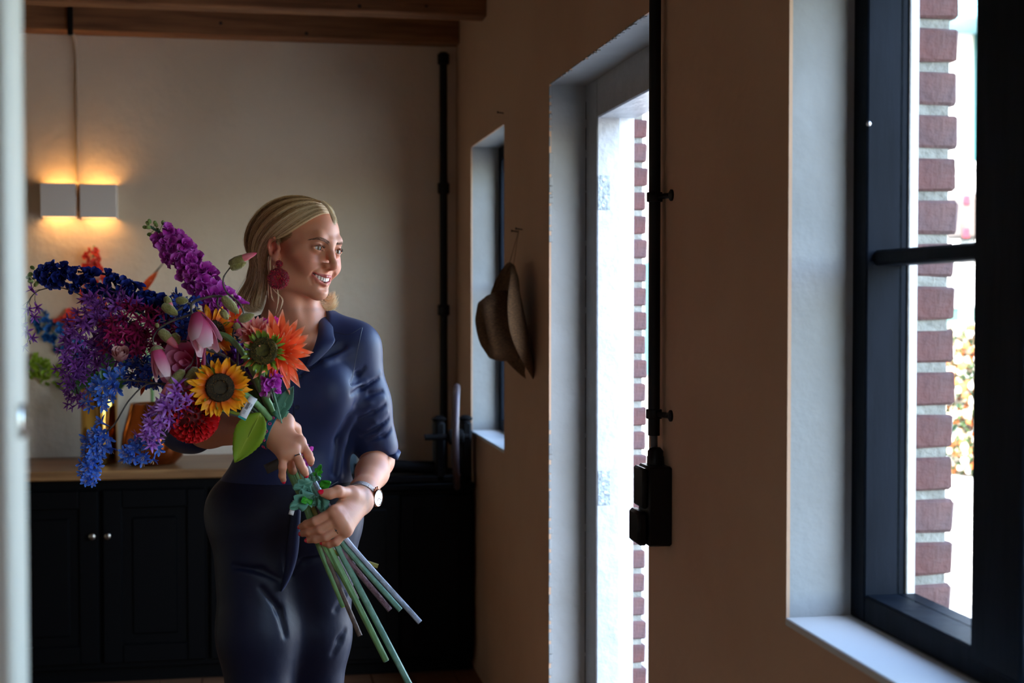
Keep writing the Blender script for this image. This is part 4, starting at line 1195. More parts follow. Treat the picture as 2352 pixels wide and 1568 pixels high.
GUIDES = [
    [(738, 462), (700, 450), (655, 450), (612, 467), (580, 500), (564, 535), (564, 566), (578, 598), (576, 632), (562, 662), (550, 690), (560, 712)],
    [(743, 466), (708, 458), (660, 465), (618, 488), (590, 520), (576, 555), (578, 585), (586, 612), (582, 645), (570, 678), (566, 704), (584, 716)],
    [(750, 474), (720, 470), (676, 484), (636, 510), (608, 540), (594, 572), (592, 600), (594, 628), (590, 658), (580, 686), (576, 706), (596, 712)],
    [(757, 483), (732, 481), (696, 499), (660, 524), (630, 545), (608, 572), (603, 602), (602, 630), (598, 660), (590, 684), (588, 700), (600, 704)],
    [(763, 491), (742, 491), (714, 503), (684, 522), (654, 540), (628, 551), (613, 574), (610, 606), (609, 634), (607, 658), (603, 680), (600, 694)]]
GN, GT = 17, 28
gcur = [bez([np.array((u, v, 0.)) for u, v in g], GT) for g in GUIDES]
gpix = np.zeros((GN, GT, 2))
for i in range(GN):
    x = i / (GN - 1) * (len(GUIDES) - 1); k = min(int(x), len(GUIDES) - 2); f = x - k
    for j in range(GT): gpix[i, j] = ((1 - f) * gcur[k][j] + f * gcur[k + 1][j])[:2]
hull = cap_ops[:1 + len(tail_ops)] + HOPS[:3]
gdep = np.zeros((GN, GT))
for i in range(GN):
    last = None
    for j in range(GT):
        cu, cv = 655, 560
        s = None
        for t in (0, .04, .08, .14, .22):
            s = surf(gpix[i, j, 0] + (cu - gpix[i, j, 0]) * t, gpix[i, j, 1] + (cv - gpix[i, j, 1]) * t * .5, hull, 2.95, 3.3, 90)
            if s: break
        gdep[i, j] = s if s else (last or 3.1)
        last = gdep[i, j]
for i in range(GN):                                   # even out the depth along each lock
    for _ in range(3): gdep[i, 1:-1] = .25 * gdep[i, :-2] + .5 * gdep[i, 1:-1] + .25 * gdep[i, 2:]
hr = np.random.RandomState(4)
def hair_strands(N, name, lift, spread, rad, tmin=0.0, jit=1.0):
    vs, fs, ts = [], [], []
    seg = 22
    for n_ in range(N):
        a = hr.rand(); a0 = a; drift = hr.normal(0, .05 * jit)
        lock = .5 + .5 * math.sin(a * 61.0 + hr.normal(0, .3))            # strands gather into locks
        s0 = hr.rand() * .10 if hr.rand() < .7 else hr.rand() * .55
        e0 = 1 - (hr.rand() ** 2) * .30
        col = np.clip(.30 + .45 * a ** 1.3 + .22 * math.sin(a * 37 + 1) + hr.normal(0, .2), 0, 1)  # paler towards the front sweep: light on the hair put into its colour
        lf = lift * (.1 + hr.rand()) * (.5 + .6 * lock)
        ju, jv = hr.normal(0, spread), hr.normal(0, spread); ph = hr.rand() * 6.28; wv = hr.normal(0, 1.6)
        pts = []
        for q in range(seg):
            t = s0 + (e0 - s0) * q / (seg - 1)
            aa = np.clip(a + drift * t, 0, 1) * (GN - 1)
            i = min(int(aa), GN - 2); fi = aa - i
            x = t * (GT - 1); j = min(int(x), GT - 2); fj = x - j
            w = ((1 - fi) * (1 - fj), fi * (1 - fj), (1 - fi) * fj, fi * fj)
            px = w[0] * gpix[i, j] + w[1] * gpix[i + 1, j] + w[2] * gpix[i, j + 1] + w[3] * gpix[i + 1, j + 1]
            dp = w[0] * gdep[i, j] + w[1] * gdep[i + 1, j] + w[2] * gdep[i, j + 1] + w[3] * gdep[i + 1, j + 1]
            amp = t * (1 + 5 * max(0, t - .6))
            pts.append(P(px[0] + ju * amp + wv * math.sin(ph + t * 7) * amp, px[1] + jv * amp * .6, dp - lf * math.sin(min(1, t * 5) * math.pi / 2) + (.03 * max(0, t - .62) * (n_ % 3))))
        pts = np.array(pts)
        tg = np.gradient(pts, axis=0); tg /= np.linalg.norm(tg, axis=1)[:, None] + 1e-9
        n1 = np.cross(tg, FWD); n1 /= np.linalg.norm(n1, axis=1)[:, None] + 1e-9; n2 = np.cross(tg, n1)
        rr_ = rad * (.7 + .6 * hr.rand()) * np.minimum(1, np.minimum(np.linspace(.3, 6, seg), np.linspace(5, .15, seg)))
        o = len(vs) * 0 + hair_strands.o
        for k in range(3):
            an = 2 * math.pi * k / 3
            vs.append(pts + rr_[:, None] * (math.cos(an) * n1 + math.sin(an) * n2))
        for k in range(3):
            b = (k + 1) % 3
            q = np.arange(seg - 1)
            fs.append(np.stack([o + k * seg + q, o + b * seg + q, o + b * seg + q + 1, o + k * seg + q + 1], 1))
        ts.append(np.full(seg * 3, col)); hair_strands.o += seg * 3
    hair_strands.out[0].extend(vs); hair_strands.out[1].extend(fs); hair_strands.out[2].extend(ts)
hair_strands.o = 0; hair_strands.out = ([], [], [])
hair_strands(4200, 'hair', .007, 2.0, .00042)
hair_strands(160, 'fly', .012, 6.0, .00022, jit=3)
def extra(pp, n, sp, rad, c0=.6, depth_j=.004, taper=.6):
    seg = 16
    base = np.array(bez([np.array(q, float) for q in pp], seg))
    for _ in range(n):
        ju, jv, jd = hr.normal(0, sp), hr.normal(0, sp), hr.normal(0, depth_j); w = hr.normal(0, .6)
        e = .75 + .25 * hr.rand(); x = np.linspace(0, e, seg) * (seg - 1)
        q = np.stack([np.interp(x, np.arange(seg), base[:, c]) for c in range(3)], 1)
        g = np.linspace(.35, 1, seg)
        pts = np.array([P(q[i, 0] + ju * g[i] + w * math.sin(i * .5), q[i, 1] + jv * g[i], q[i, 2] + jd) for i in range(seg)])
        tg = np.gradient(pts, axis=0); tg /= np.linalg.norm(tg, axis=1)[:, None] + 1e-9
        n1 = np.cross(tg, FWD); n1 /= np.linalg.norm(n1, axis=1)[:, None] + 1e-9; n2 = np.cross(tg, n1)
        rr_ = rad * np.minimum(1, np.linspace(5, .15, seg))
        o = hair_strands.o
        for k in range(3):
            an = 2 * math.pi * k / 3
            hair_strands.out[0].append(pts + rr_[:, None] * (math.cos(an) * n1 + math.sin(an) * n2))
        for k in range(3):
            b = (k + 1) % 3; qq = np.arange(seg - 1)
            hair_strands.out[1].append(np.stack([o + k * seg + qq, o + b * seg + qq, o + b * seg + qq + 1, o + k * seg + qq + 1], 1))
        hair_strands.out[2].append(np.full(seg * 3, np.clip(c0 + hr.normal(0, .2), 0, 1))); hair_strands.o += seg * 3
# curl on the far side below the chin, wisps at the far temple, loose strands by the ear
extra([(712, 650, 3.18), (722, 680, 3.165), (736, 702, 3.15), (752, 708, 3.15), (765, 700, 3.15), (768, 688, 3.15)], 320, 6, .00045, .95, .010)
extra([(706, 655, 3.18), (714, 690, 3.165), (728, 712, 3.15), (748, 716, 3.15), (762, 708, 3.15)], 260, 5, .00045, .85, .010)
extra([(716, 640, 3.185), (735, 676, 3.165), (752, 690, 3.155), (764, 684, 3.155), (766, 672, 3.155)], 160, 5, .0004, .85, .008)
extra([(738, 463, 3.04), (752, 474, 3.03), (762, 490, 3.03), (768, 505, 3.03), (770, 514, 3.03)], 220, 2.5, .0004, .85, .006)
extra([(742, 462, 3.05), (758, 478, 3.04), (766, 494, 3.04)], 120, 2.5, .0004, .8, .006)
for q in ([(622, 590, 3.02), (621, 640, 3.02), (624, 680, 3.03), (632, 695, 3.04)], [(628, 610, 3.015), (637, 660, 3.02), (640, 690, 3.02), (632, 725, 3.03)], [(620, 600, 3.02), (626, 660, 3.02), (650, 690, 3.02), (632, 735, 3.02)], [(616, 590, 3.02), (616, 640, 3.02), (618, 690, 3.03)]):
    extra(q, 5, 1.6, .0003, .7, .002)
v = np.concatenate(hair_strands.out[0]); f = np.concatenate(hair_strands.out[1]); tcol = np.concatenate(hair_strands.out[2])
me = nets_mesh('hair_strands', [(v, f)], [hair_m], PB)
at = me.attributes.new('t', 'FLOAT', 'POINT'); at.data.foreach_set('value', tcol.astype(np.float32))
hs_ = bpy.data.objects.new('hair_strands', me); COL.objects.link(hs_); hs_.parent = hb
# short hair at the temple in front of the ear
tmp = MB()
for i in range(150):
    a = hr.rand(); b = hr.rand()
    u0, v0 = 640 + 32 * a, 566 - 24 * a - (18 - 8 * a) * b
    pts = []
    for t in (0, .35, .7, 1.0):
        u = u0 + (630 - u0) * t * .75; v_ = v0 + (552 - v0) * t * .6
        d = surf(u, v_, HOPS, 2.98, 3.16, 120)
        if d is not None: pts.append(P(u, v_, d - .0004 - .0016 * t))
    if len(pts) > 2: tmp.tube(pts, [.0003] * (len(pts) - 1) + [.0001], 3, cap=False, ts=[.02 + .12 * b] * len(pts))
tmp.build('temple_hair', hair_m, person)
# ------------------------------------------------------------------ jewellery
er = thing('earring', P(638, 600, 3.015), 'large round red beaded earring below the woman\'s ear', 'earring')
bead = mat('red_bead', srgb(168, 24, 56), .18, spec=.7, coat=.5)
gold_b = mat('gold_bead', srgb(214, 150, 110), .2, .8)
ec = P(639, 640, 3.012); ek = P(641, 606, 3.012)
m = MB(); ring = [ec + .0128 * (math.cos(a) * RGT + math.sin(a) * UPV) for a in np.linspace(0, 2 * math.pi, 33)]
m.tube(ring, .0100, 12, cap=False); m.build('ring_body', mat('red_felt', srgb(110, 12, 34), .7), er)
m = MB(); m.ball(ek, (.0072, .0072, .0072), 16, 10); m.build('stud_body', mat('red_felt', srgb(110, 12, 34), .7), er)
m1, m2 = MB(), MB(); q = random.Random(2)
for i in range(760):
    a = q.uniform(0, 2 * math.pi); b = q.uniform(0, 2 * math.pi)
    n_ = math.cos(b) * (math.cos(a) * RGT + math.sin(a) * UPV) + math.sin(b) * FWD
    c = ec + .0128 * (math.cos(a) * RGT + math.sin(a) * UPV) + n_ * .0102
    (m2 if i % 6 == 0 else m1).ball(c, .00105, 6, 4)
for i in range(110):
    n_ = np.array([q.gauss(0, 1) for _ in range(3)]); n_ /= np.linalg.norm(n_)
    (m2 if i % 6 == 0 else m1).ball(ek + n_ * .0074, .00100, 6, 4)
m1.build('red_beads', bead, er)['kind'] = 'stuff'; m2.build('gold_beads', gold_b, er)['kind'] = 'stuff'
m = MB(); m.tube([ek + UPV * .007, ek + UPV * .012], .0008, 6); m.build('hook', gold_b, er)
LIMB = arm_ops + hand_ops
def band(center, axis, r, w, t, n=40, up=None, ops=None):
    axis = axis / np.linalg.norm(axis); e1 = np.cross(axis, UPV if up is None else up); e1 /= np.linalg.norm(e1); e2 = np.cross(axis, e1)
    ang = np.linspace(0, 2 * math.pi, n, endpoint=False); rad = np.full((2, n), r)
    if ops is not None:                                  # follow the limb
        for q, h in enumerate((-w, w)):
            for i, a in enumerate(ang):
                rs = np.linspace(.012, .046, 140); d = sd_eval(center + axis * h + rs[:, None] * (math.cos(a) * e1 + math.sin(a) * e2), ops)
                k = int(np.max(np.nonzero(d < 0)[0])) + 1; rad[q, i] = rs[min(k, 139)] + r
        r0 = rad.copy()
        for _ in range(8): rad = np.maximum(r0, .5 * rad + .25 * np.roll(rad, 1, 1) + .25 * np.roll(rad, -1, 1))
        rad[:] = np.maximum(rad[0], rad[1])
    G = []
    for (dr_, h, q) in ((0, -w, 0), (t, -w, 0), (t, w, 1), (0, w, 1), (0, -w, 0)):
        G.append([center + axis * h + (rad[q, i] + dr_) * (math.cos(a) * e1 + math.sin(a) * e2) for i, a in enumerate(ang)])
    return G, e1, e2, axis
bc = P(627, 987, 2.906); bax = RGT * .95 - UPV * .30 - FWD * .12
br_ = thing('bracelet', bc, 'teal woven bracelet with pink flower pattern on the wrist among the flowers', 'bracelet')
G, e1, e2, ax_ = band(bc, bax, .0003, .0062, .0016, 48, None, LIMB)
m = MB(); m.grid(G, close=True); m.build('woven_band', mat('teal_weave', srgb(20, 84, 96), .7, bump=.3, bscale=300), br_, True, 50)
for sgn in (-1, 1):
    G2, *_ = band(bc + ax_ * sgn * .0062, bax, .0003, .0006, .0020, 48, None, LIMB); m = MB(); m.grid(G2, close=True); m.build('band_edge', mat('teal_edge', srgb(40, 120, 140), .6), br_)
pinkf = mat('pink_thread', srgb(226, 40, 120), .6)
for i in range(16):
    a = 2 * math.pi * i / 16
    gm = .5 * (np.array(G[1][3 * i]) + np.array(G[2][3 * i])); n_ = gm - bc; n_ /= np.linalg.norm(n_); tg = -math.sin(a) * e1 + math.cos(a) * e2
    m = MB()
    for k in range(6):
        b = k * math.pi / 3; m.ball(gm + n_ * .0004 + .0026 * (math.cos(b) * ax_ + math.sin(b) * tg), .0012, 6, 4)
    m.build('flower_motif', pinkf, br_)
# watch on the other wrist
wax = (L_WR - L_EL); wax /= np.linalg.norm(wax)
wcn = mid(L_EL, L_WR, .93)
wt = thing('wristwatch', wcn, 'rose-gold wristwatch with white dial and mesh strap on the lower wrist', 'watch')
mesh_m = mat('steel_mesh', srgb(176, 160, 152), .35, .9, bump=.5, bscale=500)
rose = mat('rose_gold', srgb(206, 150, 122), .22, 1.0)
G, e1, e2, ax_ = band(wcn, wax, .0004, .0085, .0014, 48, None, LIMB)
m = MB(); m.grid(G, close=True); m.build('mesh_strap', mesh_m, wt, True, 50)
wd_ = RGT * .96 + UPV * -.10 - FWD * .30; wd_ = wd_ - wax * (wd_ @ wax); wd_ /= np.linalg.norm(wd_)
rs = np.linspace(.012, .05, 200); cc = wcn + wd_ * (rs[int(np.argmax(sd_eval(wcn + rs[:, None] * wd_, LIMB) > 0))] + .003)
wd_ = wd_ + .42 * -FWD; wd_ /= np.linalg.norm(wd_); wax = wax - wd_ * (wax @ wd_); wax /= np.linalg.norm(wax)
m = MB(); m.lathe([(.001, -.002), (.0175, -.002), (.0185, 0), (.0185, .0055), (.0172, .0072), (.0165, .0068)], cc, 40, axis=wd_, cap=False); m.build('case', rose, wt)
m = MB(); m.lathe([(.0165, .0060), (.001, .0062)], cc, 40, axis=wd_); dial = m.build('dial', mat('dial_white', srgb(240, 240, 236), .25), wt)
sd_ = np.cross(wd_, wax)
m = MB()
for k in range(12):
    a = k * math.pi / 6; q_ = cc + wd_ * .0064 + .0138 * (math.cos(a) * wax + math.sin(a) * sd_); m.tube([q_, q_ + .0018 * (math.cos(a) * wax + math.sin(a) * sd_)], .0003, 5)
m.build('hour_marks', rose, wt)
for (a, l) in ((.6, .0080), (2.4, .0115)):
    m = MB(); q_ = cc + wd_ * .0068; m.tube([q_, q_ + l * (math.cos(a) * wax + math.sin(a) * sd_)], .00035, 5); m.build('hand', rose, wt)
for k, off in enumerate((-.006, 0, .006)):
    m = MB(); m.lathe([(.0016, 0), (.0016, .003), (.002, .0032), (.002, .0052)], cc + wd_ * .003 + (-sd_ if (-sd_) @ FWD < 0 else sd_) * math.sqrt(.0183 ** 2 - off ** 2) + wax * off, 10, axis=(-sd_ if (-sd_) @ FWD < 0 else sd_)); m.build('crown_button' if k == 1 else 'push_button', rose, wt)
def ring_on(a, b, t, r, label, stone):
    c = mid(a, b, t); ax0 = b - a
    o = thing('ring', c, label, 'ring')
    G, e1, e2, ax1 = band(c, ax0, r, .0012, .0009, 30); m = MB(); m.grid(G, close=True); m.build('ring_band', mat('ring_metal', srgb(214, 196, 176), .15, 1), o)
    if stone:
        n_ = -FWD - ax1 * (-FWD @ ax1); n_ /= np.linalg.norm(n_); m = MB(); m.ball(c + n_ * (r + .0014), .0018, 8, 6); m.build('stone', mat('ring_stone', srgb(40, 44, 60), .05, spec=.9), o)
    return o
ring_on(RH['middle'][0], RH['middle'][1], .52, .0094, 'silver ring with dark stone on the upper hand', True)
ring_on(RH['middle'][0], RH['middle'][1], .40, .0095, 'plain silver ring beside the stone ring on the upper hand', False)
ring_on(LH['ring'][0], LH['ring'][1], .40, .0092, 'thin gold ring with dark stone on the lower hand', True)

# ------------------------------------------------------------------ flowers
FR_ = random.Random(21)
def petal(L, W, tip='point', cup=.25, curl=.2, nv=6, nu=4, wave=0.0, base=.25, seed=0):
    q = random.Random(seed); G = []; ts = []
    for j in range(nv + 1):
        t = j / nv
        if tip == 'point': w = (base + (1 - base) * math.sin(math.pi * min(1, t * 1.05) ** .85 * .98) ** .9) * (1 - t ** 6) if t < .999 else .03
        elif tip == 'round': w = (base + (1 - base) * math.sin(math.pi * .5 * min(1, t * 1.5))) * math.sqrt(max(.02, 1 - max(0, (t - .6) / .42) ** 2))
        else: w = (base + (1 - base) * math.sin(math.pi * .5 * min(1, t * 1.4))) * (1 - max(0, (t - .72) / .28) ** 2 * .9)
        row = []
        for i in range(nu + 1):
            s = (i / nu - .5) * 2
            y = s * W / 2 * w
            z = curl * L * t * t + cup * W * w * s * s * .5 + wave * L * math.sin(s * 5 + t * 7 + q.random()) * t * .2 + q.uniform(-1, 1) * wave * L * .04
            row.append((L * t, y, z)); ts.append(t)
        G.append(row)
    m = MB(); m.grid(G, ts=ts); return m
def xform(mb, R, T=(0, 0, 0), s=1.0):
    R = np.array(R); T = np.array(T); mb.v = [tuple(R @ (np.array(v) * s) + T) for v in mb.v]; return mb
def join(dst, src, mi=0):
    dst.add(src.v, src.f, mi, src.t); return dst
def RZ(a): return np.array(Matrix.Rotation(a, 3, 'Z'))
def RY(a): return np.array(Matrix.Rotation(a, 3, 'Y'))
def RX(a): return np.array(Matrix.Rotation(a, 3, 'X'))
def floret(kind, seed=0):
    q = random.Random(seed); m = MB()
    if kind == 'delph':
        for k in range(5): join(m, xform(petal(.0125 * q.uniform(.85, 1.2), .0115 * q.uniform(.8, 1.15), 'notch' if k % 2 else 'round', .5, q.uniform(-.25, .35), 5, 4, .5, .35, seed * 7 + k), RZ(k * 1.2566 + q.uniform(-.3, .3)) @ RX(q.uniform(-.35, .35)) @ RY(-.2 - q.uniform(-.25, .6)), (0, 0, .001)))
        for k in range(3): join(m, xform(petal(.006, .006, 'round', .4, .3, 3, 2, 0, .4, k), RZ(k * 2.09 + .4) @ RY(-.9), (0, 0, .002)), 1)
        m.tube([(0, 0, .002), (0, 0, -.010)], [.003, .0012], 6)
    elif kind == 'star':
        for k in range(6): join(m, xform(petal(.0150, .0043, 'point', -.3, .10 - q.uniform(.1, .5), 4, 2, .05, .45, seed * 7 + k), RZ(k * 1.0472 + q.uniform(-.15, .15)) @ RY(-.55 - q.uniform(-.4, .45)), (0, 0, .004)))
        m.tube([(0, 0, .006), (0, 0, -.008)], [.0026, .001], 6)
    elif kind == 'agap':
        for k in range(6): join(m, xform(petal(.0170, .0068, 'round', .25, .15 - q.uniform(0, .6), 5, 2, .08, .4, seed * 7 + k), RZ(k * 1.0472 + q.uniform(-.15, .15)) @ RY(-.6 - q.uniform(-.25, .35)), (0, 0, .004)))
        for k in range(4):
            a = k * 1.57 + .5; m.tube([(0, 0, .004), (.0022 * math.cos(a), .0022 * math.sin(a), .012), (.004 * math.cos(a), .004 * math.sin(a), .018)], [.0003, .0003, .0005], 3, mi=1)
        m.tube([(0, 0, .006), (0, 0, -.012)], [.0026, .001], 6)
    return m
STEM_G = mat('stem_green', srgb(120, 160, 96), .55, col2=srgb(96, 138, 84), scale=40, bump=.3)
STEM_S = mat('stem_sage', srgb(120, 160, 136), .6, col2=srgb(96, 140, 116), scale=60, bump=.4)
STEM_B = mat('stem_brown', srgb(110, 88, 74), .75, col2=srgb(80, 62, 50), scale=60, bump=.6)
STEM_M = mat('stem_mauve', srgb(128, 92, 100), .75, col2=srgb(104, 74, 78), scale=80, bump=.8)
STEM_W = mat('stem_grey', srgb(186, 190, 204), .7, col2=srgb(150, 156, 166), scale=60, bump=.7)
STEM_Y = mat('stem_lime', srgb(168, 190, 70), .55)
STEM_O = mat('stem_olive', srgb(136, 124, 52), .6)
TWIG = mat('twig_grey', srgb(104, 96, 88), .8, col2=srgb(70, 62, 56), scale=50, bump=.6)
def PM(name, *stops, **kw):
    kw.setdefault('rough', .55); kw.setdefault('transl', .18)
    return gmat(name, list(stops), **kw)
M_MAG = PM('petal_magenta', (0, srgb(140, 20, 128)), (.6, srgb(192, 48, 180)), (1, srgb(222, 116, 222)))
M_NAVY = PM('petal_navy', (0, srgb(10, 12, 56)), (.6, srgb(16, 24, 104)), (1, srgb(40, 66, 176)))
M_VIO = PM('petal_violet', (0, srgb(104, 40, 130)), (.5, srgb(140, 66, 170)), (1, srgb(176, 116, 206)))
M_LIL = PM('petal_lilac', (0, srgb(150, 70, 180)), (.5, srgb(180, 110, 214)), (1, srgb(212, 168, 240)))
M_CRI = PM('petal_crimson', (0, srgb(100, 8, 50)), (.5, srgb(160, 14, 90)), (1, srgb(196, 40, 120)))
M_BLU = PM('petal_blue', (0, srgb(120, 150, 220)), (.4, srgb(52, 100, 214)), (1, srgb(96, 150, 246)))
M_BLD = PM('petal_blue_dark', (0, srgb(40, 60, 130)), (.5, srgb(36, 60, 160)), (1, srgb(60, 96, 200)))
M_COR = PM('petal_coral', (0, srgb(236, 130, 110)), (.6, srgb(226, 60, 48)), (1, srgb(236, 96, 80)))
M_TEAL = PM('petal_teal', (0, srgb(20, 60, 120)), (.6, srgb(24, 90, 170)), (1, srgb(50, 150, 220)))
M_EYE = mat('floret_eye', srgb(230, 220, 236), .6); M_ANTH = mat('anther', srgb(206, 170, 130), .6)
M_BUD = mat('bud_green', srgb(160, 184, 110), .6, col2=srgb(132, 160, 84), scale=60)
_fl = {}
def florets(kind, mt, key):
    if key not in _fl: _fl[key] = [floret(kind, i).mesh('floret', [mt, M_ANTH if kind == 'agap' else mt], None, True, None) for i in range(4)]
    return _fl[key]
def PX(l): return [P(*p) for p in l]
def lane(s, dd=0.0):
    """path of a stem through both hands; s runs across the bunch"""
    return [P(640 + 42 * s, 1000, 2.905 + dd), P(664 + 52 * s, 1085, 2.900 + dd), P(700 + 62 * s, 1165, 2.898 + dd), P(724 + 80 * s, 1240, 2.897 + dd)]
GB = 'flowers of the held bouquet'
def stem_part(o, pts, r, m_, n=40, name='stem', r1=None, nodes=0):
    pp = bez(pts, n)
    r *= 1.15; rr_ = [r + ((r1 or r) - r) * i / (n - 1) for i in range(n)]
    for k in range(nodes):
        i = int((k + .7) / (nodes + .4) * (n - 1)); rr_[i] *= 1.18
    m = MB(); m.tube(pp, rr_, 9); return m.build(name, m_, o)
def spray(name, label, cat, axis, n, kind, mt, key, size, rad, stem_m, stem_r=.0018, t0=0.0, t1=1.0, taper=.6, buds=0, bias=.6, droop=0.0, group=GB, tail=None, seed=1, flat=1.0):
    q = random.Random(seed)
    A = PX(axis)
    o = thing(name, A[0], label, cat, group)
    C_ = bez(A, 60)
    path = (list(tail) if tail else []) + C_
    m = MB(); m.tube(path if not tail else bez(list(tail) + A, 70), [stem_r * (1 if not tail else 1.0)] * (60 if not tail else 70), 7); m.build('stem', stem_m, o)
    ped = MB(); fm = florets(kind, mt, key); tow = -FWD
    for i in range(n):
        t = t0 + (t1 - t0) * (i + .5) / n
        k = min(58, int(t * 59)); c = C_[k]; tg = C_[k + 1] - C_[k]; tg /= np.linalg.norm(tg)
        a = i * 2.39996 + q.uniform(-.5, .5)
        e1 = np.cross(tg, tow); e1 /= np.linalg.norm(e1); e2 = np.cross(e1, tg)
        dr_ = math.cos(a) * e1 + math.sin(a) * e2
        if dr_ @ tow < -.35 and q.random() < .75: dr_ = dr_ - 2 * (dr_ @ tow) * tow
        sc_ = 1 - taper * max(0, (t - .5) / .5) ** 1.4
        R = rad * sc_ * q.uniform(.45, 1.15)
        p = c + dr_ * R * flat + np.array((0, 0, -droop * R))
        nd = dr_ + tow * bias + tg * .2 + np.array((0, 0, -droop * .6)) + np.array([q.gauss(0, .25) for _ in range(3)])
        place(fm[q.randrange(4)], 'floret', o, p, frame_z(nd, q.uniform(0, 6.28)), size * sc_ ** .5 * q.uniform(.85, 1.15))
        ped.tube([c - tg * .008, mid(c, p, .5) + np.array((0, 0, .002)), p - nd / np.linalg.norm(nd) * .008 * size], .0006, 4)
    ped.build('pedicels', stem_m, o)
    for i in range(buds):
        t = .90 + .16 * i / max(1, buds - 1)
        c = C_[min(59, int(t * 59))] + (C_[-1] - C_[-4]) * max(0, t - 1) * 8
        a = i * 2.4; tg = C_[-1] - C_[-3]; tg /= np.linalg.norm(tg); e1 = np.cross(tg, tow); e1 /= np.linalg.norm(e1)
        p = c + (math.cos(a) * e1 + math.sin(a) * tow * .6) * .016 * (1.3 - i / max(1, buds)) + tg * .004
        m = MB(); m.tube([c, p], .0007, 5); m.ball(p, (.0040, .0040, .0052), 10, 8, rot=np.array(frame_z(p - c + tg * .01))); m.build('bud', M_BUD, o)
    return o

# --- tall spikes
spray('delphinium', 'tall magenta delphinium spike with pale green buds at its tip', 'flower', [(560, 745, 2.95), (500, 680, 2.95), (440, 620, 2.96), (395, 555, 2.96), (345, 520, 2.96)], 62, 'delph', M_MAG, 'mag', 1.45, .026, STEM_S, .0028, .12, .86, .35, 11, tail=[P(650, 1000, 2.93), P(600, 860, 2.94)], seed=3)
spray('delphinium', 'dark blue delphinium spike leaning far out with green buds at its tip', 'flower', [(420, 745, 2.96), (350, 705, 2.96), (270, 668, 2.97), (180, 640, 2.97), (105, 630, 2.97), (75, 640, 2.97)], 62, 'delph', M_NAVY, 'navy', 1.35, .021, STEM_S, .0026, .05, .84, .35, 9, tail=[P(645, 1000, 2.94), P(560, 860, 2.95)], seed=5)
spray('blossom_spray', 'large drooping spray of purple star blossoms at the outer side of the bouquet', 'flower', [(420, 800, 2.92), (320, 715, 2.92), (240, 690, 2.92), (195, 745, 2.92), (165, 830, 2.92), (185, 930, 2.91)], 118, 'star', M_VIO, 'vio', 1.25, .036, TWIG, .0018, .24, 1, .55, 0, droop=.5, tail=[P(640, 990, 2.93), P(540, 900, 2.93)], seed=7)
spray('blossom_spray', 'dense purple star blossoms filling the outer flank of the bouquet', 'flower', [(400, 830, 2.95), (300, 770, 2.95), (225, 790, 2.945), (180, 850, 2.94)], 64, 'star', M_VIO, 'vio', 1.2, .034, TWIG, .0016, .2, 1, .4, 0, droop=.4, tail=[P(640, 990, 2.93), P(540, 910, 2.93)], seed=17)
spray('blossom_spray', 'thin arching sprig with a few pale violet blossoms at the far outer tip', 'flower', [(300, 760, 2.96), (170, 670, 2.97), (95, 665, 2.97), (62, 700, 2.97), (60, 745, 2.97), (70, 790, 2.97)], 11, 'star', M_VIO, 'vio', 1.15, .018, TWIG, .0012, .42, 1, .1, 0, droop=.8, tail=[P(640, 990, 2.95), P(520, 900, 2.95)], seed=9)
spray('blossom_spray', 'crimson star blossoms massed in the heart of the bouquet', 'flower', [(430, 830, 2.925), (385, 775, 2.905), (325, 735, 2.90), (275, 765, 2.90), (330, 815, 2.905)], 92, 'star', M_CRI, 'cri', 1.25, .036, TWIG, .0018, .1, 1, .2, 0, tail=[P(645, 990, 2.94), P(540, 900, 2.94)], seed=11)
# --- blue sprays
spray('blue_spray', 'light blue blossoms hanging lowest below the bouquet', 'flower', [(440, 905, 2.84), (350, 880, 2.83), (300, 915, 2.82), (262, 975, 2.82), (222, 1010, 2.82), (212, 1060, 2.82), (208, 1105, 2.82)], 34, 'agap', M_BLU, 'blu', 1.05, .024, TWIG, .0016, .55, 1, .5, 0, droop=.3, tail=[P(645, 1000, 2.92), P(560, 930, 2.88)], seed=13)
spray('blue_spray', 'light blue blossoms beside the gold vase under the purple spray', 'flower', [(430, 890, 2.85), (340, 878, 2.84), (270, 872, 2.83), (235, 885, 2.83), (222, 935, 2.83)], 19, 'agap', M_BLU, 'blu', 1.05, .022, TWIG, .0016, .45, 1, .2, 0, droop=.3, tail=[P(645, 1000, 2.92), P(560, 930, 2.88)], seed=15)
spray('blue_spray', 'light blue blossoms in front of the copper vase', 'flower', [(450, 940, 2.82), (400, 985, 2.80), (360, 1022, 2.80), (315, 1035, 2.80), (292, 1030, 2.80)], 20, 'agap', M_BLU, 'blu', 1.0, .018, TWIG, .0014, .45, 1, .2, 0, droop=.2, tail=[P(645, 1000, 2.90), P(560, 960, 2.86)], seed=19)
spray('blue_spray', 'deep blue blossoms between the pink rose and the magnolia', 'flower', [(450, 880, 2.90), (380, 850, 2.89), (330, 850, 2.89), (290, 862, 2.89)], 34, 'agap', M_BLD, 'bld', 1.1, .026, TWIG, .0014, .2, 1, .2, 0, tail=[P(645, 1000, 2.92), P(560, 930, 2.91)], seed=23)
spray('blue_spray', 'deep blue blossoms behind the big pink magnolia flower', 'flower', [(500, 860, 2.93), (440, 790, 2.92), (415, 735, 2.92), (430, 680, 2.92)], 40, 'agap', M_BLD, 'bld', 1.1, .028, TWIG, .0014, .1, 1, .2, 0, tail=[P(645, 1000, 2.93), P(560, 930, 2.93)], seed=25)
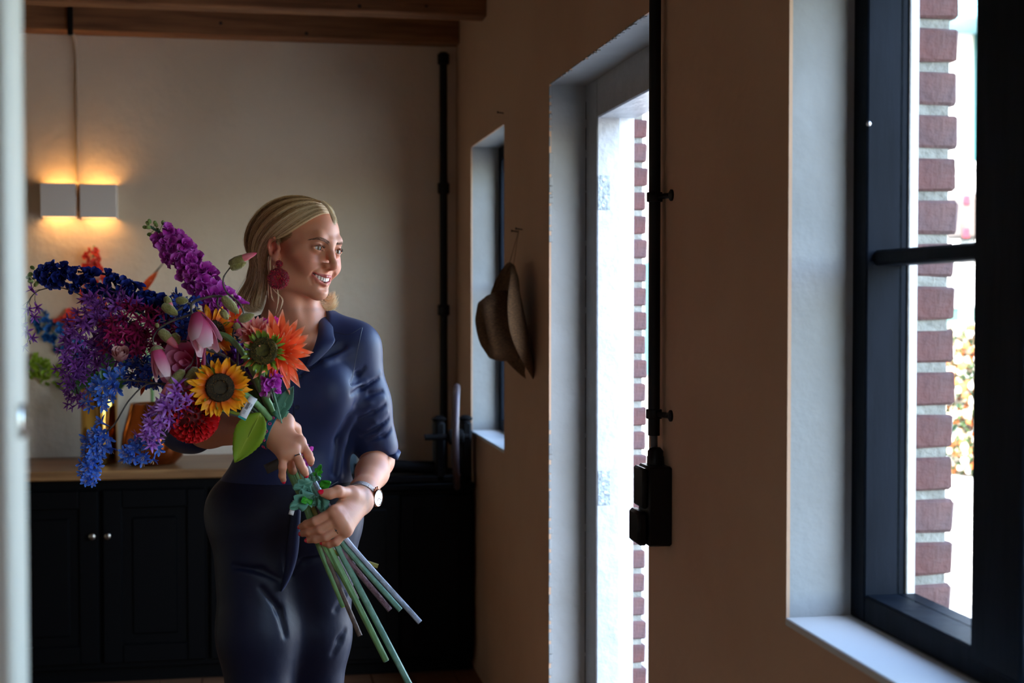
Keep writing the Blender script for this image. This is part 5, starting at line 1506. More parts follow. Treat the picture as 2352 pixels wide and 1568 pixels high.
spray('blossom_spray', 'pale lilac blossoms trailing over the red dahlia', 'flower', [(500, 900, 2.80), (440, 895, 2.78), (395, 925, 2.77), (360, 965, 2.77), (335, 1010, 2.77)], 36, 'star', M_LIL, 'lil', 1.35, .020, TWIG, .0014, .32, 1, .3, 0, droop=.3, tail=[P(645, 1000, 2.90), P(570, 940, 2.84)], seed=27)
spray('sweet_pea', 'small magenta blossoms tucked between sunflower stem and orange dahlia', 'flower', [(632, 915, 2.84), (622, 885, 2.83), (618, 865, 2.83)], 6, 'delph', M_MAG, 'mag', 1.2, .010, STEM_S, .0016, .2, 1, .1, 0, tail=[P(655, 1000, 2.90)], seed=29)
spray('sweet_pea', 'small magenta blossoms beside the knuckles of the upper hand', 'flower', [(690, 1075, 2.90), (698, 1045, 2.892), (703, 1026, 2.888)], 4, 'delph', M_MAG, 'mag', 1.1, .007, STEM_S, .0016, .3, 1, .1, 0, tail=[P(715, 1160, 2.905)], seed=31)
spray('sweet_pea', 'violet blossoms in the gap between the sunflowers', 'flower', [(600, 900, 2.92), (560, 850, 2.92), (540, 800, 2.92)], 14, 'delph', PM('petal_purple', (0, srgb(80, 20, 110)), (.6, srgb(120, 36, 160)), (1, srgb(150, 80, 200))), 'pur', 1.25, .016, STEM_S, .0016, .2, 1, .1, 0, tail=[P(645, 1000, 2.93)], seed=33)

# --- leaves
def leaf_mesh(L, W, lobes=0, fold=.25, curl=-.15, wave=.04, nv=24, nu=6, seed=0):
    q = random.Random(seed); G, ts = [], []
    for j in range(nv + 1):
        t = j / nv
        w = math.sin(math.pi * t ** .75) ** .85 if not lobes else math.sin(math.pi * t ** .8) ** .7 * (.50 + .50 * ((t * lobes * .999) % 1.0))
        if not lobes: w *= 1 + .05 * (j % 2)
        w = max(w, .02); row = []
        for i in range(nu + 1):
            s = (i / nu - .5) * 2
            row.append((L * t, s * W / 2 * w, fold * W * .5 * w * abs(s) + curl * L * t * t + wave * W * math.sin(t * 9 + s * 3 + seed)))
            ts.append(abs(s) * .8 + .1 * t)
        G.append(row)
    m = MB(); m.grid(G, ts=ts); return m
M_LEAF = gmat('leaf_lime', [(0, srgb(178, 190, 80)), (.12, srgb(138, 160, 40)), (.6, srgb(120, 150, 30)), (1, srgb(138, 164, 44))], rough=.42, var=.06, transl=.25)
M_LEAFD = gmat('leaf_dark', [(0, srgb(90, 124, 60)), (.15, srgb(44, 80, 34)), (1, srgb(52, 92, 40))], rough=.45, var=.08, transl=.15)
M_LEAFS = gmat('leaf_sage', [(0, srgb(140, 182, 150)), (.15, srgb(88, 142, 118)), (1, srgb(106, 160, 136))], rough=.6, var=.1, transl=.2)
M_LEAFB = gmat('leaf_bright', [(0, srgb(120, 200, 70)), (.2, srgb(60, 160, 40)), (1, srgb(70, 176, 56))], rough=.45, var=.1, transl=.3)
def leaf_at(parent, a, b, W, m_, lobes=0, up=None, seed=0, fold=.25, curl=-.12, name='leaf', wave=.04):
    a = np.array(a); b = np.array(b); x = b - a; L = np.linalg.norm(x); x /= L
    n = (-FWD if up is None else np.array(up, float)); n = n - x * (n @ x); n /= np.linalg.norm(n); y = np.cross(n, x)
    m = leaf_mesh(L, W, lobes, fold, curl, wave, seed=seed); xform(m, np.stack([x, y, n], 1), a)
    o = m.build(name, m_, parent, True, 80)
    md = o.modifiers.new('thickness', 'SOLIDIFY'); md.thickness = .0006
    v = MB(); v.tube([a + x * L * t + n * (curl * L * t * t + .0004) for t in (0, .25, .5, .75, .97)], [.0011, .001, .0008, .0005, .0002], 5)
    vn = v.build('midrib', m_, o, local=True); vn.data.transform(Matrix.Translation(-base_of(parent)))
    return o

# --- price tags
tagw = mat('tag_paper', srgb(226, 228, 230), .5); ink = mat('tag_ink', srgb(20, 20, 24), .6); tagg = mat('tag_green', srgb(20, 150, 150), .5)
def price_tag(parent, a, b, w, green=False, bars=True, m_=None, seed=0):
    """paper strip from a (at the stem) to b, slightly curled"""
    a, b = np.array(a), np.array(b); x = b - a; L = np.linalg.norm(x); x /= L
    n = -FWD - x * (-FWD @ x); n /= np.linalg.norm(n); y = np.cross(n, x)
    def pt(t, s, l=0.0): return a + x * L * t + y * s * w / 2 + n * (.10 * L * math.sin(t * math.pi) + l)
    m = MB(); m.grid([[pt(t, -1), pt(t, 0), pt(t, 1)] for t in np.linspace(0, 1, 9)]); o = m.build('price_tag', m_ or tagw, parent, True, 80)
    md = o.modifiers.new('thickness', 'SOLIDIFY'); md.thickness = .0004; md.offset = 0
    off = Matrix.Translation(-base_of(parent))
    if bars:
        q = random.Random(seed); t = .28; m = MB()
        while t < .58:
            h = q.choice((.006, .010, .016)); m.grid([[pt(t, -.55, .0005), pt(t, .15, .0005)], [pt(t + h, -.55, .0005), pt(t + h, .15, .0005)]]); t += h + q.choice((.008, .012))
        bc_ = m.build('barcode', ink, o, False, None, local=True); bc_.data.transform(off)
        m = MB()
        for k in range(3): m.grid([[pt(.30, .3 + .16 * k, .0005), pt(.30, .36 + .16 * k, .0005)], [pt(.52 - .05 * k, .3 + .16 * k, .0005), pt(.52 - .05 * k, .36 + .16 * k, .0005)]])
        for k in range(4): m.grid([[pt(.66 + .04 * k, -.5, .0005), pt(.66 + .04 * k, .1, .0005)], [pt(.675 + .04 * k, -.5, .0005), pt(.675 + .04 * k, .1, .0005)]])
        t_ = m.build('small_print', mat('tag_ink_grey', srgb(90, 100, 120), .6), o, False, None, local=True); t_.data.transform(off)
    if green:
        m = MB(); m.grid([[pt(.92, -1, .0004), pt(.92, 1, .0004)], [pt(1, -1, .0004), pt(1, 1, .0004)]]); g_ = m.build('coloured_edge', tagg, o, False, None, local=True); g_.data.transform(off)
    return o

# --- sunflowers
M_SUN = PM('petal_sun', (0, srgb(190, 50, 8)), (.25, srgb(232, 110, 8)), (.6, srgb(250, 158, 14)), (1, srgb(255, 186, 30)), var=.08)
M_SEP = PM('sepal_lime', (0, srgb(84, 100, 26)), (.5, srgb(112, 134, 38)), (1, srgb(160, 178, 62)))
sun_pet = [petal(.031, .0135, 'point', .35, .12, 6, 4, .35, .5, i).mesh('petal', M_SUN, None, True, None) for i in range(4)]
sep_pet = [petal(.021, .0072, 'point', .5, .25, 5, 2, .4, .6, i).mesh('sepal', M_SEP, None, True, None) for i in range(3)]
seed_m = mat('seed_brown', srgb(34, 20, 10), .8, col2=srgb(18, 10, 5), scale=200); seed_o = mat('seed_orange', srgb(150, 96, 30), .7); disc_m = mat('disc_dark', srgb(60, 44, 16), .9, col2=srgb(36, 26, 10), scale=120)
olive_d = mat('disc_olive', srgb(92, 84, 24), .9, col2=srgb(60, 52, 16), scale=120)
def sunflower(label, c, n, rd, petals, sepals, path, stem_r=.0055, seed=0, psize=1.0, ssize=1.0, centre=disc_m, end=STEM_Y):
    q = random.Random(seed); c = np.array(c); n = np.array(n, float); n /= np.linalg.norm(n)
    o = thing('sunflower', c, label, 'flower', GB)
    F = np.array(frame_z(n))
    m = MB(); m.lathe([(.001, -.010), (rd * .7, -.008), (rd, -.001), (rd * .92, .005), (rd * .55, .007), (rd * .45, .004), (.001, .003)], c, 30, axis=n); m.build('disc', centre, o)
    s1, s2 = MB(), MB()
    for i in range(330):
        r = rd * math.sqrt(.20 + .80 * i / 330); a = i * 2.39996
        p = c + F @ np.array((r * math.cos(a), r * math.sin(a), .0055 - .004 * (r / rd) ** 4))
        (s2 if q.random() < .3 else s1).tube([p, p + n * .0035 + F @ np.array((q.gauss(0, .0006), q.gauss(0, .0006), 0))], [.0008, .0004], 4)
    s1.build('seeds', seed_m, o)['kind'] = 'stuff'; s2.build('florets', seed_o, o)['kind'] = 'stuff'
    for i in range(petals):
        a = 6.283 * i / petals + q.uniform(-.08, .08); lay = i % 2
        R = F @ RZ(a) @ RY(-.12 + .22 * lay + q.uniform(-.35, .3)) @ RX(q.uniform(-.5, .5))
        place(sun_pet[q.randrange(4)], 'petal', o, c + F @ np.array((rd * .9 * math.cos(a), rd * .9 * math.sin(a), -.002 - .002 * lay)), Matrix(R.tolist()), psize * q.uniform(.78, 1.18))
    for i in range(sepals):
        a = 6.283 * i / sepals + q.uniform(-.15, .15)
        R = F @ RZ(a) @ RY(q.uniform(-.7, .5)) @ RX(q.uniform(-.6, .6))
        place(sep_pet[q.randrange(3)], 'sepal', o, c + F @ np.array((rd * .92 * math.cos(a), rd * .92 * math.sin(a), -.005)), Matrix(R.tolist()), ssize * q.uniform(.8, 1.2))
    m = MB(); m.lathe([(.004, -.022), (.012, -.014), (rd * .8, -.009)], c, 20, axis=n); m.build('calyx', STEM_G, o)
    stem_part(o, [c - n * .02] + list(path), stem_r, STEM_G, nodes=2)
    if end is not None:
        e, e0 = path[-1], path[-2]; ax0 = (e - e0) / np.linalg.norm(e - e0); m = MB(); m.lathe([(stem_r * 1.01, -.001), (stem_r * .9, .0015), (.001, .002)], e, 12, axis=ax0); m.build('cut_end', end, o)
    return o
sf1 = sunflower('full yellow sunflower facing the viewer low in the bouquet', P(505, 890, 2.775), -FWD + .30 * RGT + .1 * UPV, .0285, 36, 10, [P(560, 905, 2.80), P(605, 945, 2.86)] + lane(.05) + [P(790, 1392, 2.885)], .0058, 1, 1.12)
price_tag(sf1, P(583, 912, 2.80), P(555, 962, 2.785), .0165, True, True, seed=3)
leaf_at(sf1, P(598, 948, 2.84), P(541, 1062, 2.835), .060, M_LEAF, seed=2, curl=.06, fold=.18)
leaf_at(sf1, P(610, 940, 2.90), P(540, 815, 2.92), .055, M_LEAFD, seed=5)
sf2 = sunflower('petal-less sunflower head with green sepals beside the orange dahlia', P(606, 806, 2.795), -FWD - .1 * RGT + .25 * UPV, .0280, 0, 36, [P(602, 850, 2.825), P(606, 900, 2.86), P(628, 945, 2.885)] + lane(.3) + [P(887, 1517, 2.86)], .0056, 2, 1, .92, olive_d, STEM_S)
leaf_at(sf2, P(604, 880, 2.85), P(601, 835, 2.84), .02, M_LEAF, seed=1)
leaf_at(sf2, P(640, 950, 2.88), P(676, 885, 2.87), .030, M_LEAFS, 0, seed=3, curl=.1); leaf_at(sf2, P(645, 965, 2.885), P(640, 905, 2.87), .032, M_LEAFS, 3, seed=4); leaf_at(sf2, P(655, 960, 2.89), P(636, 928, 2.87), .03, M_LEAFS, 3, seed=6)
price_tag(sf2, P(612, 912, 2.85), P(632, 868, 2.83), .0115, False, True, seed=5)
sf3 = sunflower('yellow sunflower half hidden behind the big pink magnolia flower', P(492, 762, 2.885), -FWD * .8 + .75 * RGT + .1 * UPV, .024, 32, 10, [P(525, 775, 2.87), P(570, 830, 2.87), P(610, 920, 2.885)] + lane(.15) + [P(797, 1341, 2.89)], .0052, 3, 1.0, end=None)

# --- dahlias, rose, peony
M_ORG = PM('petal_orange', (0, srgb(250, 150, 40)), (.35, srgb(240, 84, 36)), (.8, srgb(244, 110, 60)), (1, srgb(250, 190, 160)), var=.1)
M_PNK = PM('petal_pink', (0, srgb(224, 60, 90)), (.5, srgb(240, 130, 120)), (1, srgb(250, 200, 180)), var=.12)
M_HOT = PM('petal_hotpink', (0, srgb(200, 16, 110)), (1, srgb(234, 70, 170)), var=.12)
M_RED = PM('petal_red', (0, srgb(110, 4, 10)), (.5, srgb(190, 10, 20)), (1, srgb(226, 30, 34)), var=.12, transl=.08)
M_ROSE = PM('petal_rose', (0, srgb(200, 100, 110)), (.6, srgb(226, 160, 160)), (1, srgb(240, 196, 190)), var=.06)
M_PEO = PM('petal_peony', (0, srgb(190, 20, 60)), (.5, srgb(214, 60, 110)), (1, srgb(236, 150, 190)), var=.15)
def dahlia(name, label, c, n, layers, mt, path, stem_m, stem_r, seed, pet, core=None, end_m=None):
    q = random.Random(seed); c = np.array(c); n = np.array(n, float); n /= np.linalg.norm(n); F = np.array(frame_z(n))
    o = thing(name, c, label, 'flower', GB)
    for (cnt, tilt, rr_, sc_, z) in layers:
        for i in range(cnt):
            a = 6.283 * i / cnt + q.uniform(-.1, .1) + tilt * 3
            R = F @ RZ(a) @ RY(-tilt + q.uniform(-.12, .12)) @ RX(q.uniform(-.2, .2))
            place(pet[q.randrange(len(pet))], 'petal', o, c + F @ np.array((rr_ * math.cos(a), rr_ * math.sin(a), z)), Matrix(R.tolist()), sc_ * q.uniform(.9, 1.1))
    if core: m = MB(); m.ball(c + n * core[1], core[0], 14, 10); m.build('heart', core[2], o)
    m = MB(); m.lathe([(.004, -.016), (.010, -.010), (.012, -.003)], c, 16, axis=n); m.build('calyx', STEM_G, o)
    stem_part(o, [c - n * .014] + list(path), stem_r, stem_m, nodes=3)
    return o
pt_o = [petal(.058, .0165, 'point', .55, .08, 6, 4, .08, .45, i).mesh('petal', M_ORG, None, True, None) for i in range(3)]
dahlia('orange_dahlia', 'spiky orange dahlia against the woman\'s shirt', P(640, 808, 2.86), -FWD * .75 + .7 * RGT + .0 * UPV, [(13, .0, .008, 1.28, -.004), (13, .3, .008, 1.15, 0), (12, .65, .006, .9, .003), (9, .95, .005, .75, .005), (6, 1.25, .003, .55, .006)], M_ORG, [P(630, 870, 2.89), P(640, 940, 2.90)] + lane(.55) + [P(950, 1590, 2.85)], STEM_S, .0056, 4, pt_o)
pt_p = [petal(.036, .012, 'point', .5, .1, 5, 2, .08, .5, i).mesh('petal', M_PNK, None, True, None) for i in range(3)]
dahlia('pink_dahlia', 'coral pink dahlia between the sunflower and the woman\'s neck', P(588, 768, 2.875), -FWD + .1 * RGT + .5 * UPV, [(15, .1, .006, 1.0, -.003), (14, .45, .006, .95, 0), (12, .75, .005, .85, .002), (9, 1.05, .004, .7, .004), (6, 1.3, .002, .55, .005)], M_PNK, [P(600, 850, 2.90), P(632, 940, 2.905)] + lane(.5) + [P(896, 1401, 2.88)], STEM_M, .0050, 5, pt_p)
pt_h = [petal(.026, .010, 'notch', .4, .1, 4, 2, .1, .5, i).mesh('petal', M_HOT, None, True, None) for i in range(3)]
dahlia('carnation', 'small hot pink carnation at the top beside the woman\'s neck', P(624, 752, 2.90), -FWD + .2 * RGT + .9 * UPV, [(12, .2, .004, .9, 0), (10, .6, .003, .85, .002), (8, 1.0, .002, .8, .003)], M_HOT, [P(622, 850, 2.92), P(640, 940, 2.915)] + lane(.7) + [P(920, 1401, 2.87)], STEM_S, .0048, 6, pt_h)
dahlia('carnation', 'small hot pink carnation next to the olive magnolia buds', P(560, 752, 2.91), -FWD - .1 * RGT + .7 * UPV, [(12, .2, .004, .8, 0), (10, .6, .003, .75, .002), (8, 1.0, .002, .7, .003)], M_HOT, [P(590, 850, 2.92), P(636, 940, 2.92)] + lane(.9) + [P(965, 1429, 2.88)], STEM_W, .0048, 7, pt_h)
def pom_petal(seed):
    q = random.Random(seed); G, ts = [], []
    for j in range(5):
        t = j / 4; row = []
        for i in range(7):
            a = (i / 6 - .5) * 4.6 * (1 - .15 * t); w = .0060 * (.55 + .6 * t) * (1 if t < .9 else .92)
            row.append((w * math.sin(a) , -w * math.cos(a) * (.8 if t < .9 else .55) , .015 * t)); ts.append(t)
        G.append(row)
    m = MB(); m.grid(G, ts=ts); return m
pp_ = [pom_petal(i).mesh('petal', M_RED, None, True, None) for i in range(2)]
rc = P(440, 955, 2.795); rn = -FWD - .05 * RGT - .12 * UPV; rn /= np.linalg.norm(rn); F = np.array(frame_z(rn))
rd_ = thing('red_dahlia', rc, 'round deep red pompon dahlia below the sunflower', 'flower', GB)
m = MB(); m.ball(rc, .036, 20, 14); m.build('heart', mat('pom_heart', srgb(90, 4, 8), .8), rd_)
for i in range(112):
    z = 1 - (i + .5) / 112 * 1.4; r = math.sqrt(max(0, 1 - z * z)); a = i * 2.39996
    d_ = np.array((r * math.cos(a), r * math.sin(a), z)); dw = F @ d_
    zz = dw; up_ = rn - zz * (rn @ zz); nn = np.linalg.norm(up_)
    up_ = up_ / nn if nn > 1e-3 else np.cross(zz, RGT); xx = np.cross(up_, zz)
    place(pp_[i % 2], 'petal', rd_, rc + dw * .035, Matrix(np.stack([xx, up_, zz], 1).tolist()), .80 + .55 * (1 - max(0, z)))
stem_part(rd_, [rc - rn * .03, P(520, 945, 2.87), P(590, 965, 2.91)] + lane(.02, .006)[:2] + [P(752, 1262, 2.905), P(808, 1371, 2.895)], .0030, STEM_Y)
def cupped(name, label, c, n, rings, mt, path, stem_m, stem_r, seed, grp=GB):
    q = random.Random(seed); c = np.array(c); n = np.array(n, float); n /= np.linalg.norm(n); F = np.array(frame_z(n))
    o = thing(name, c, label, 'flower', grp)
    for (cnt, r, h, w, open_) in rings:
        for i in range(cnt):
            a = 6.283 * i / cnt + r * 140 + q.uniform(-.15, .15); G, ts = [], []
            for j in range(6):
                t = j / 5; row = []
                for k in range(6):
                    s = (k / 5 - .5) * 2; ww = w * math.sin(math.pi * .5 * min(1, t * 1.6 + .3)) * (1 - .45 * max(0, t - .75) / .25)
                    b = s * ww / max(r, .003) * .5; rr_ = r * (.35 + .75 * t ** .6) + open_ * t * t
                    row.append(c + F @ np.array((rr_ * math.cos(a + b), rr_ * math.sin(a + b), h * t - .12 * h * s * s * t + .0008 * math.sin(s * 6 + i)))); ts.append(t)
                G.append(row)
            m = MB(); m.grid(G, ts=ts); m.build('petal', mt, o, True, 80)
    stem_part(o, [c + n * .002] + list(path), stem_r, stem_m)
    return o
cupped('rose', 'pale pink rose bud amid the purple and blue blossoms', P(278, 826, 2.865), -FWD * .75 + .1 * RGT + .9 * UPV, [(2, .004, .024, .014, -.001), (3, .008, .026, .020, -.002), (4, .013, .026, .024, -.002), (4, .017, .024, .028, .000)], M_ROSE, [P(330, 850, 2.91), P(450, 880, 2.93), P(580, 950, 2.92), P(650, 1020, 2.905), P(700, 1110, 2.90)], STEM_G, .0028, 3)
cupped('peony', 'large hot pink peony behind the magnolia buds', P(450, 842, 2.855), -FWD * .8 + .25 * UPV - .5 * RGT, [(3, .008, .040, .020, 0), (4, .018, .046, .030, .004), (5, .030, .046, .036, .010), (6, .040, .040, .042, .018)], M_PEO, [P(500, 870, 2.90), P(590, 950, 2.91), P(655, 1020, 2.905), P(705, 1110, 2.90)], STEM_G, .0036, 4)
oc = P(540, 735, 2.93)
dahlia('orange_lily', 'orange petals peeping out between magnolia buds below the hair', oc, -FWD + .4 * UPV + .2 * RGT, [(6, .35, .003, .62, 0), (4, .8, .002, .5, .002)], M_ORG, [P(570, 830, 2.93), P(630, 940, 2.92)] + lane(.8, .006)[:3], STEM_G, .003, 8, pt_o)
dahlia('orange_lily', 'orange petals low behind the bare twig over the copper vase', P(336, 872, 2.92), -FWD + .1 * UPV - .3 * RGT, [(5, .3, .003, .60, 0)], M_ORG, [P(420, 890, 2.93), P(560, 940, 2.93), P(648, 1010, 2.92)], STEM_G, .003, 9, pt_o)

# --- magnolia branch with felted buds and pink flowers
M_MGP = PM('petal_magnolia', (0, srgb(206, 40, 104)), (.4, srgb(228, 104, 150)), (.75, srgb(240, 182, 196)), (1, srgb(248, 220, 222)), var=.05)
M_FELT = mat('bud_felt', srgb(128, 122, 58), .9, col2=srgb(150, 142, 84), scale=60, sheen=.4, bump=.4, bscale=300)
M_BPINK = gmat('bud_pink', [(0, srgb(214, 90, 110)), (.6, srgb(226, 130, 140)), (1, srgb(220, 60, 120))], rough=.5)
mg = thing('magnolia_branch', P(640, 1000, 2.90), 'magnolia branch with pink flowers and olive felted buds', 'flower', GB)
tw = [[(640, 1010, 2.905), (590, 890, 2.90), (520, 820, 2.87), (452, 792, 2.84), (447, 750, 2.83), (440, 700, 2.84), (470, 684, 2.84), (505, 680, 2.84), (530, 688, 2.83)],
      [(450, 790, 2.84), (448, 815, 2.82), (438, 838, 2.81), (424, 848, 2.81)], [(448, 800, 2.84), (452, 830, 2.815), (453, 842, 2.81)],
      [(447, 783, 2.84), (410, 784, 2.82), (385, 780, 2.82)], [(440, 722, 2.83), (400, 735, 2.82), (368, 752, 2.82), (352, 775, 2.815), (354, 795, 2.81)],
      [(440, 700, 2.84), (420, 690, 2.835), (405, 690, 2.83)], [(420, 705, 2.835), (400, 715, 2.83), (385, 690, 2.83)], [(500, 682, 2.84), (500, 700, 2.835), (512, 712, 2.83)],
      [(545, 860, 2.88), (545, 800, 2.88), (535, 770, 2.88), (540, 745, 2.87)], [(560, 870, 2.89), (560, 720, 2.90), (520, 670, 2.91), (513, 640, 2.915), (530, 612, 2.915)], [(450, 705, 2.84), (452, 715, 2.83), (462, 720, 2.82)]]
for i, t_ in enumerate(tw):
    m = MB(); pp = bez(PX(t_), 8 * len(t_)); m.tube(pp, [(.0030 if i == 0 else .0019) * (1.2 - .5 * j / len(pp)) * (1 + (.25 if j % 9 == 4 else 0)) for j in range(len(pp))], 8); m.build('branch' if i == 0 else 'twig', TWIG, mg)
stem_part(mg, [P(640, 1010, 2.905)] + lane(.12)[1:] + [P(827, 1460, 2.875)], .0044, STEM_B, nodes=4)
def bud(a, b, r, pink=False):
    a, b = np.array(a), np.array(b); x = b - a; L = np.linalg.norm(x); r *= .86; m = MB()
    m.lathe([(.0006, 0), (r * .75, L * .10), (r, L * .35), (r * .92, L * .62), (r * .6, L * .86), (r * .12, L)], a, 14, axis=x)
    o = m.build('bud', M_FELT, mg)
    if pink:
        m = MB(); c0 = a + x * .35; m.lathe([(r * .5, 0), (r * .86, L * .2), (r * .8, L * .5), (r * .45, L * .78), (r * .05, L * .92)], c0, 12, axis=x); pk = m.build('pink_tip', M_BPINK, o, local=True); pk.data.transform(Matrix.Translation(-base_of(mg)))
    return o
for a, b, r, pk in (((405, 690, 2.83), (432, 690, 2.82), .010, 0), ((372, 700, 2.83), (408, 722, 2.82), .0115, 0), ((380, 680, 2.835), (393, 706, 2.83), .009, 1), ((366, 757, 2.82), (400, 790, 2.815), .0125, 1),
                    ((398, 765, 2.825), (412, 790, 2.82), .010, 0), ((424, 848, 2.81), (380, 898, 2.80), .0125, 1), ((453, 842, 2.81), (425, 886, 2.80), .0125, 0), ((510, 680, 2.83), (548, 720, 2.82), .0120, 0),
                    ((508, 712, 2.83), (524, 733, 2.825), .009, 0), ((548, 735, 2.82), (584, 722, 2.815), .0110, 0), ((358, 742, 2.82), (364, 752, 2.82), .005, 0), ((528, 616, 2.915), (566, 603, 2.91), .0105, 0), ((524, 606, 2.915), (576, 586, 2.905), .0105, 1), ((540, 742, 2.87), (552, 765, 2.86), .009, 1), ((578, 770, 2.85), (612, 762, 2.84), .008, 1)):
    bud(P(*a), P(*b), r, bool(pk))
def magnolia(c, d, rings, seed):
    q = random.Random(seed); c = np.array(c); d = np.array(d, float); d /= np.linalg.norm(d); F = np.array(frame_z(d))
    m = MB(); m.lathe([(.001, -.004), (.010, .002), (.016, .012), (.012, .010), (.002, .004)], c, 14, axis=d); fl_ = m.build('blossom', M_FELT, mg)
    off = Matrix.Translation(-base_of(mg))
    for (cnt, r, L, W, op) in rings:
        for i in range(cnt):
            a = 6.283 * i / cnt + q.uniform(-.2, .2) + r * 100; G, ts = [], []
            for j in range(8):
                t = j / 7; row = []
                for k in range(6):
                    s = (k / 5 - .5) * 2; ww = W * math.sin(math.pi * min(1, .14 + .78 * t) ** .9) ** .7
                    rr_ = r * math.sin(math.pi * min(.62, .15 + .5 * t)) + op * t * t; b = s * ww / max(.010, rr_) * .5
                    row.append(c + F @ np.array((rr_ * math.cos(a + b), rr_ * math.sin(a + b), L * t))); ts.append(t)
                G.append(row)
            m = MB(); m.grid(G, ts=ts); p_ = m.build('petal', M_MGP, fl_, True, 80, local=True); p_.data.transform(off)
magnolia(P(452, 722, 2.81), .35 * RGT - UPV * .9 - FWD * .35, [(3, .017, .074, .040, .000), (3, .022, .084, .046, .003), (3, .026, .064, .042, .010)], 1)
magnolia(P(358, 795, 2.81), .30 * RGT - UPV * 1.0 - FWD * .25, [(3, .014, .062, .034, -.002), (3, .018, .070, .036, .000)], 2)
price_tag(mg, P(668, 1050, 2.905), P(610, 1078, 2.90), .020, False, False, mat('tag_dark', srgb(70, 66, 62), .5), 1)

# --- foliage stem whose leaves show between the hands
gs = thing('foliage_stem', P(700, 1130, 2.895), 'grey green leafy stem between the two hands', 'foliage', GB)
stem_part(gs, [P(665, 1010, 2.915), P(688, 1085, 2.90), P(712, 1150, 2.895), P(738, 1210, 2.895), P(760, 1262, 2.897), P(868, 1300, 2.905)], .0040, STEM_O)
for i, (a, b, w, mt, lo_) in enumerate((((718, 1105, 2.875), (672, 1122, 2.86), .034, M_LEAFS, 3), ((722, 1135, 2.87), (664, 1168, 2.85), .044, M_LEAFS, 3), ((726, 1140, 2.87), (758, 1175, 2.852), .034, M_LEAFS, 3), ((715, 1140, 2.872), (690, 1155, 2.85), .030, M_LEAFB, 2),
                                    ((724, 1100, 2.895), (738, 1066, 2.89), .022, M_LEAFB, 3), ((712, 1092, 2.895), (736, 1100, 2.888), .026, M_LEAFS, 3), ((736, 1118, 2.875), (760, 1106, 2.865), .022, M_LEAFB, 0), ((722, 1145, 2.87), (735, 1160, 2.852), .024, M_LEAFS, 2), ((716, 1130, 2.875), (684, 1128, 2.856), .032, M_LEAFS, 3))):
    leaf_at(gs, P(*a), P(*b), w, mt, lo_, seed=i, wave=.10, curl=.05)
price_tag(gs, P(678, 1150, 2.86), P(668, 1182, 2.855), .010, False, False, seed=2)
# extra stems that show below the hand
xs = thing('thin_brown_stem', P(700, 1100, 2.91), 'thin dark stem ending behind the green stems', 'stem', GB); stem_part(xs, [P(660, 1000, 2.915)] + lane(.4, .01)[1:] + [P(822, 1375, 2.905)], .0026, STEM_B)
xs = thing('thick_brown_stem', P(690, 1090, 2.91), 'thick brown woody stem running under the upper hand', 'stem', GB); stem_part(xs, [P(636, 900, 2.90), P(645, 940, 2.90), P(660, 1000, 2.91)] + [P(672, 1085, 2.905), P(706, 1165, 2.902), P(738, 1240, 2.90), P(775, 1310, 2.9)], .0058, STEM_B, nodes=5)

# --- flowers standing in the vases behind
GV = 'flowers in the vases on the sideboard'
vt = P(229, 892, 5.80)
def v_tail(): return [np.array((gx[0], 5.72, SBZ + .1)), np.array((gx[0] + .005, 5.72, SBZ + hx_v))]
hx_v = float(onY(229, 892, 5.72)[2] - SBZ)
sp = spray
sp('vase_delphinium', 'blurred coral red delphinium rising behind the bouquet', 'flower', [(225, 760, 5.75), (218, 690, 5.75), (215, 620, 5.75), (214, 572, 5.75)], 26, 'delph', M_COR, 'cor', 1.9, .034, STEM_S, .003, .1, 1, .5, 4, group=GV, tail=v_tail(), seed=41)
sp('vase_delphinium', 'blurred bright blue delphinium drooping at the outer side of the gold vase', 'flower', [(225, 850, 5.75), (190, 815, 5.75), (150, 785, 5.75), (115, 755, 5.75), (88, 722, 5.75)], 22, 'delph', M_TEAL, 'teal', 2.1, .036, STEM_S, .003, .15, 1, .4, 0, group=GV, tail=v_tail(), seed=43)
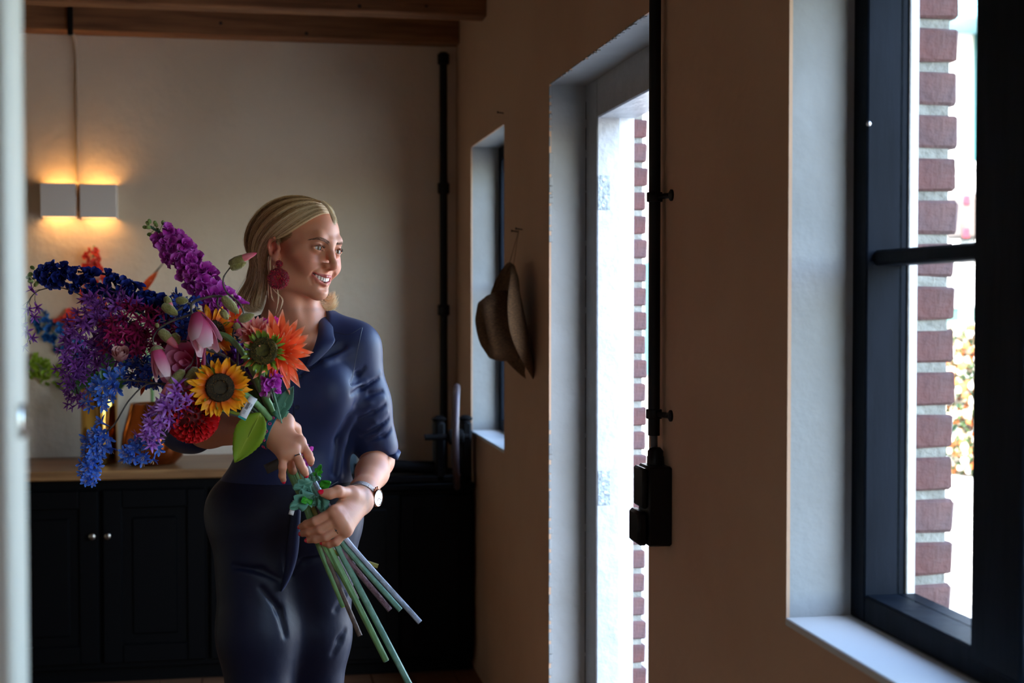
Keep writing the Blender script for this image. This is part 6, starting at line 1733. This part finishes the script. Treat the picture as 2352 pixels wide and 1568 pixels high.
sp('vase_viburnum', 'lime green viburnum flower heads in the gold vase', 'flower', [(225, 880, 5.75), (170, 862, 5.75), (130, 862, 5.75), (95, 845, 5.75), (72, 838, 5.75)], 60, 'delph', PM('petal_lime', (0, srgb(120, 150, 30)), (1, srgb(176, 204, 60))), 'lime', 1.0, .042, STEM_G, .003, .3, 1, .0, 0, group=GV, tail=v_tail(), seed=45, bias=.8)
sp('vase_poppy', 'blurred soft coral blossom behind the purple spray', 'flower', [(226, 850, 5.78), (190, 790, 5.78), (152, 728, 5.78)], 9, 'delph', M_COR, 'cor', 2.4, .03, STEM_S, .003, .8, 1, .0, 0, group=GV, tail=v_tail(), seed=47)
st = thing('strelitzia', P(330, 690, 5.70), 'orange bird of paradise flower standing behind the bouquet', 'flower', GV)
base_v = np.array((cx[0], 5.68, SBZ + .12))
stem_part(st, [base_v, P(345, 850, 5.70), P(310, 690, 5.70)], .006, STEM_G)
m = MB(); m.tube(PX([(305, 690, 5.70), (345, 640, 5.70), (378, 600, 5.70)]), [.008, .006, .001], 8); m.build('beak', mat('beak_dark', srgb(60, 46, 40), .6), st)
for i, (a, b) in enumerate((((322, 672), (368, 618)), ((325, 670), (360, 675)), ((328, 665), (352, 640)), ((320, 680), (345, 690)))):
    pm = petal(float(np.linalg.norm(P(*b, 5.7) - P(*a, 5.7))), .03, 'point', .5, .05, 5, 2, .05, .4, i); x = P(*b, 5.68) - P(*a, 5.70); x /= np.linalg.norm(x); n = -FWD - x * (-FWD @ x); n /= np.linalg.norm(n)
    xform(pm, np.stack([x, np.cross(n, x), n], 1), P(*a, 5.7)); pm.build('petal', M_ORG, st, True, 80)
for (a, b, w) in (((215, 885), (150, 880), .10), ((232, 885), (255, 800), .09), ((240, 890), (290, 870), .08), ((222, 880), (180, 840), .08)):
    o_ = thing('vase_leaf', P(*a, 5.72), {150: 'broad dark leaf hanging over the gold vase rim outward', 255: 'dark leaf standing upright in the gold vase', 290: 'dark leaf leaning from the gold vase to the copper vase', 180: 'dark leaf under the lime viburnum heads'}[b[0]], 'leaf', GV)
    leaf_at(o_, P(*a, 5.72), P(*b, 5.66), w, M_LEAFD, 0, seed=b[0], name='blade')
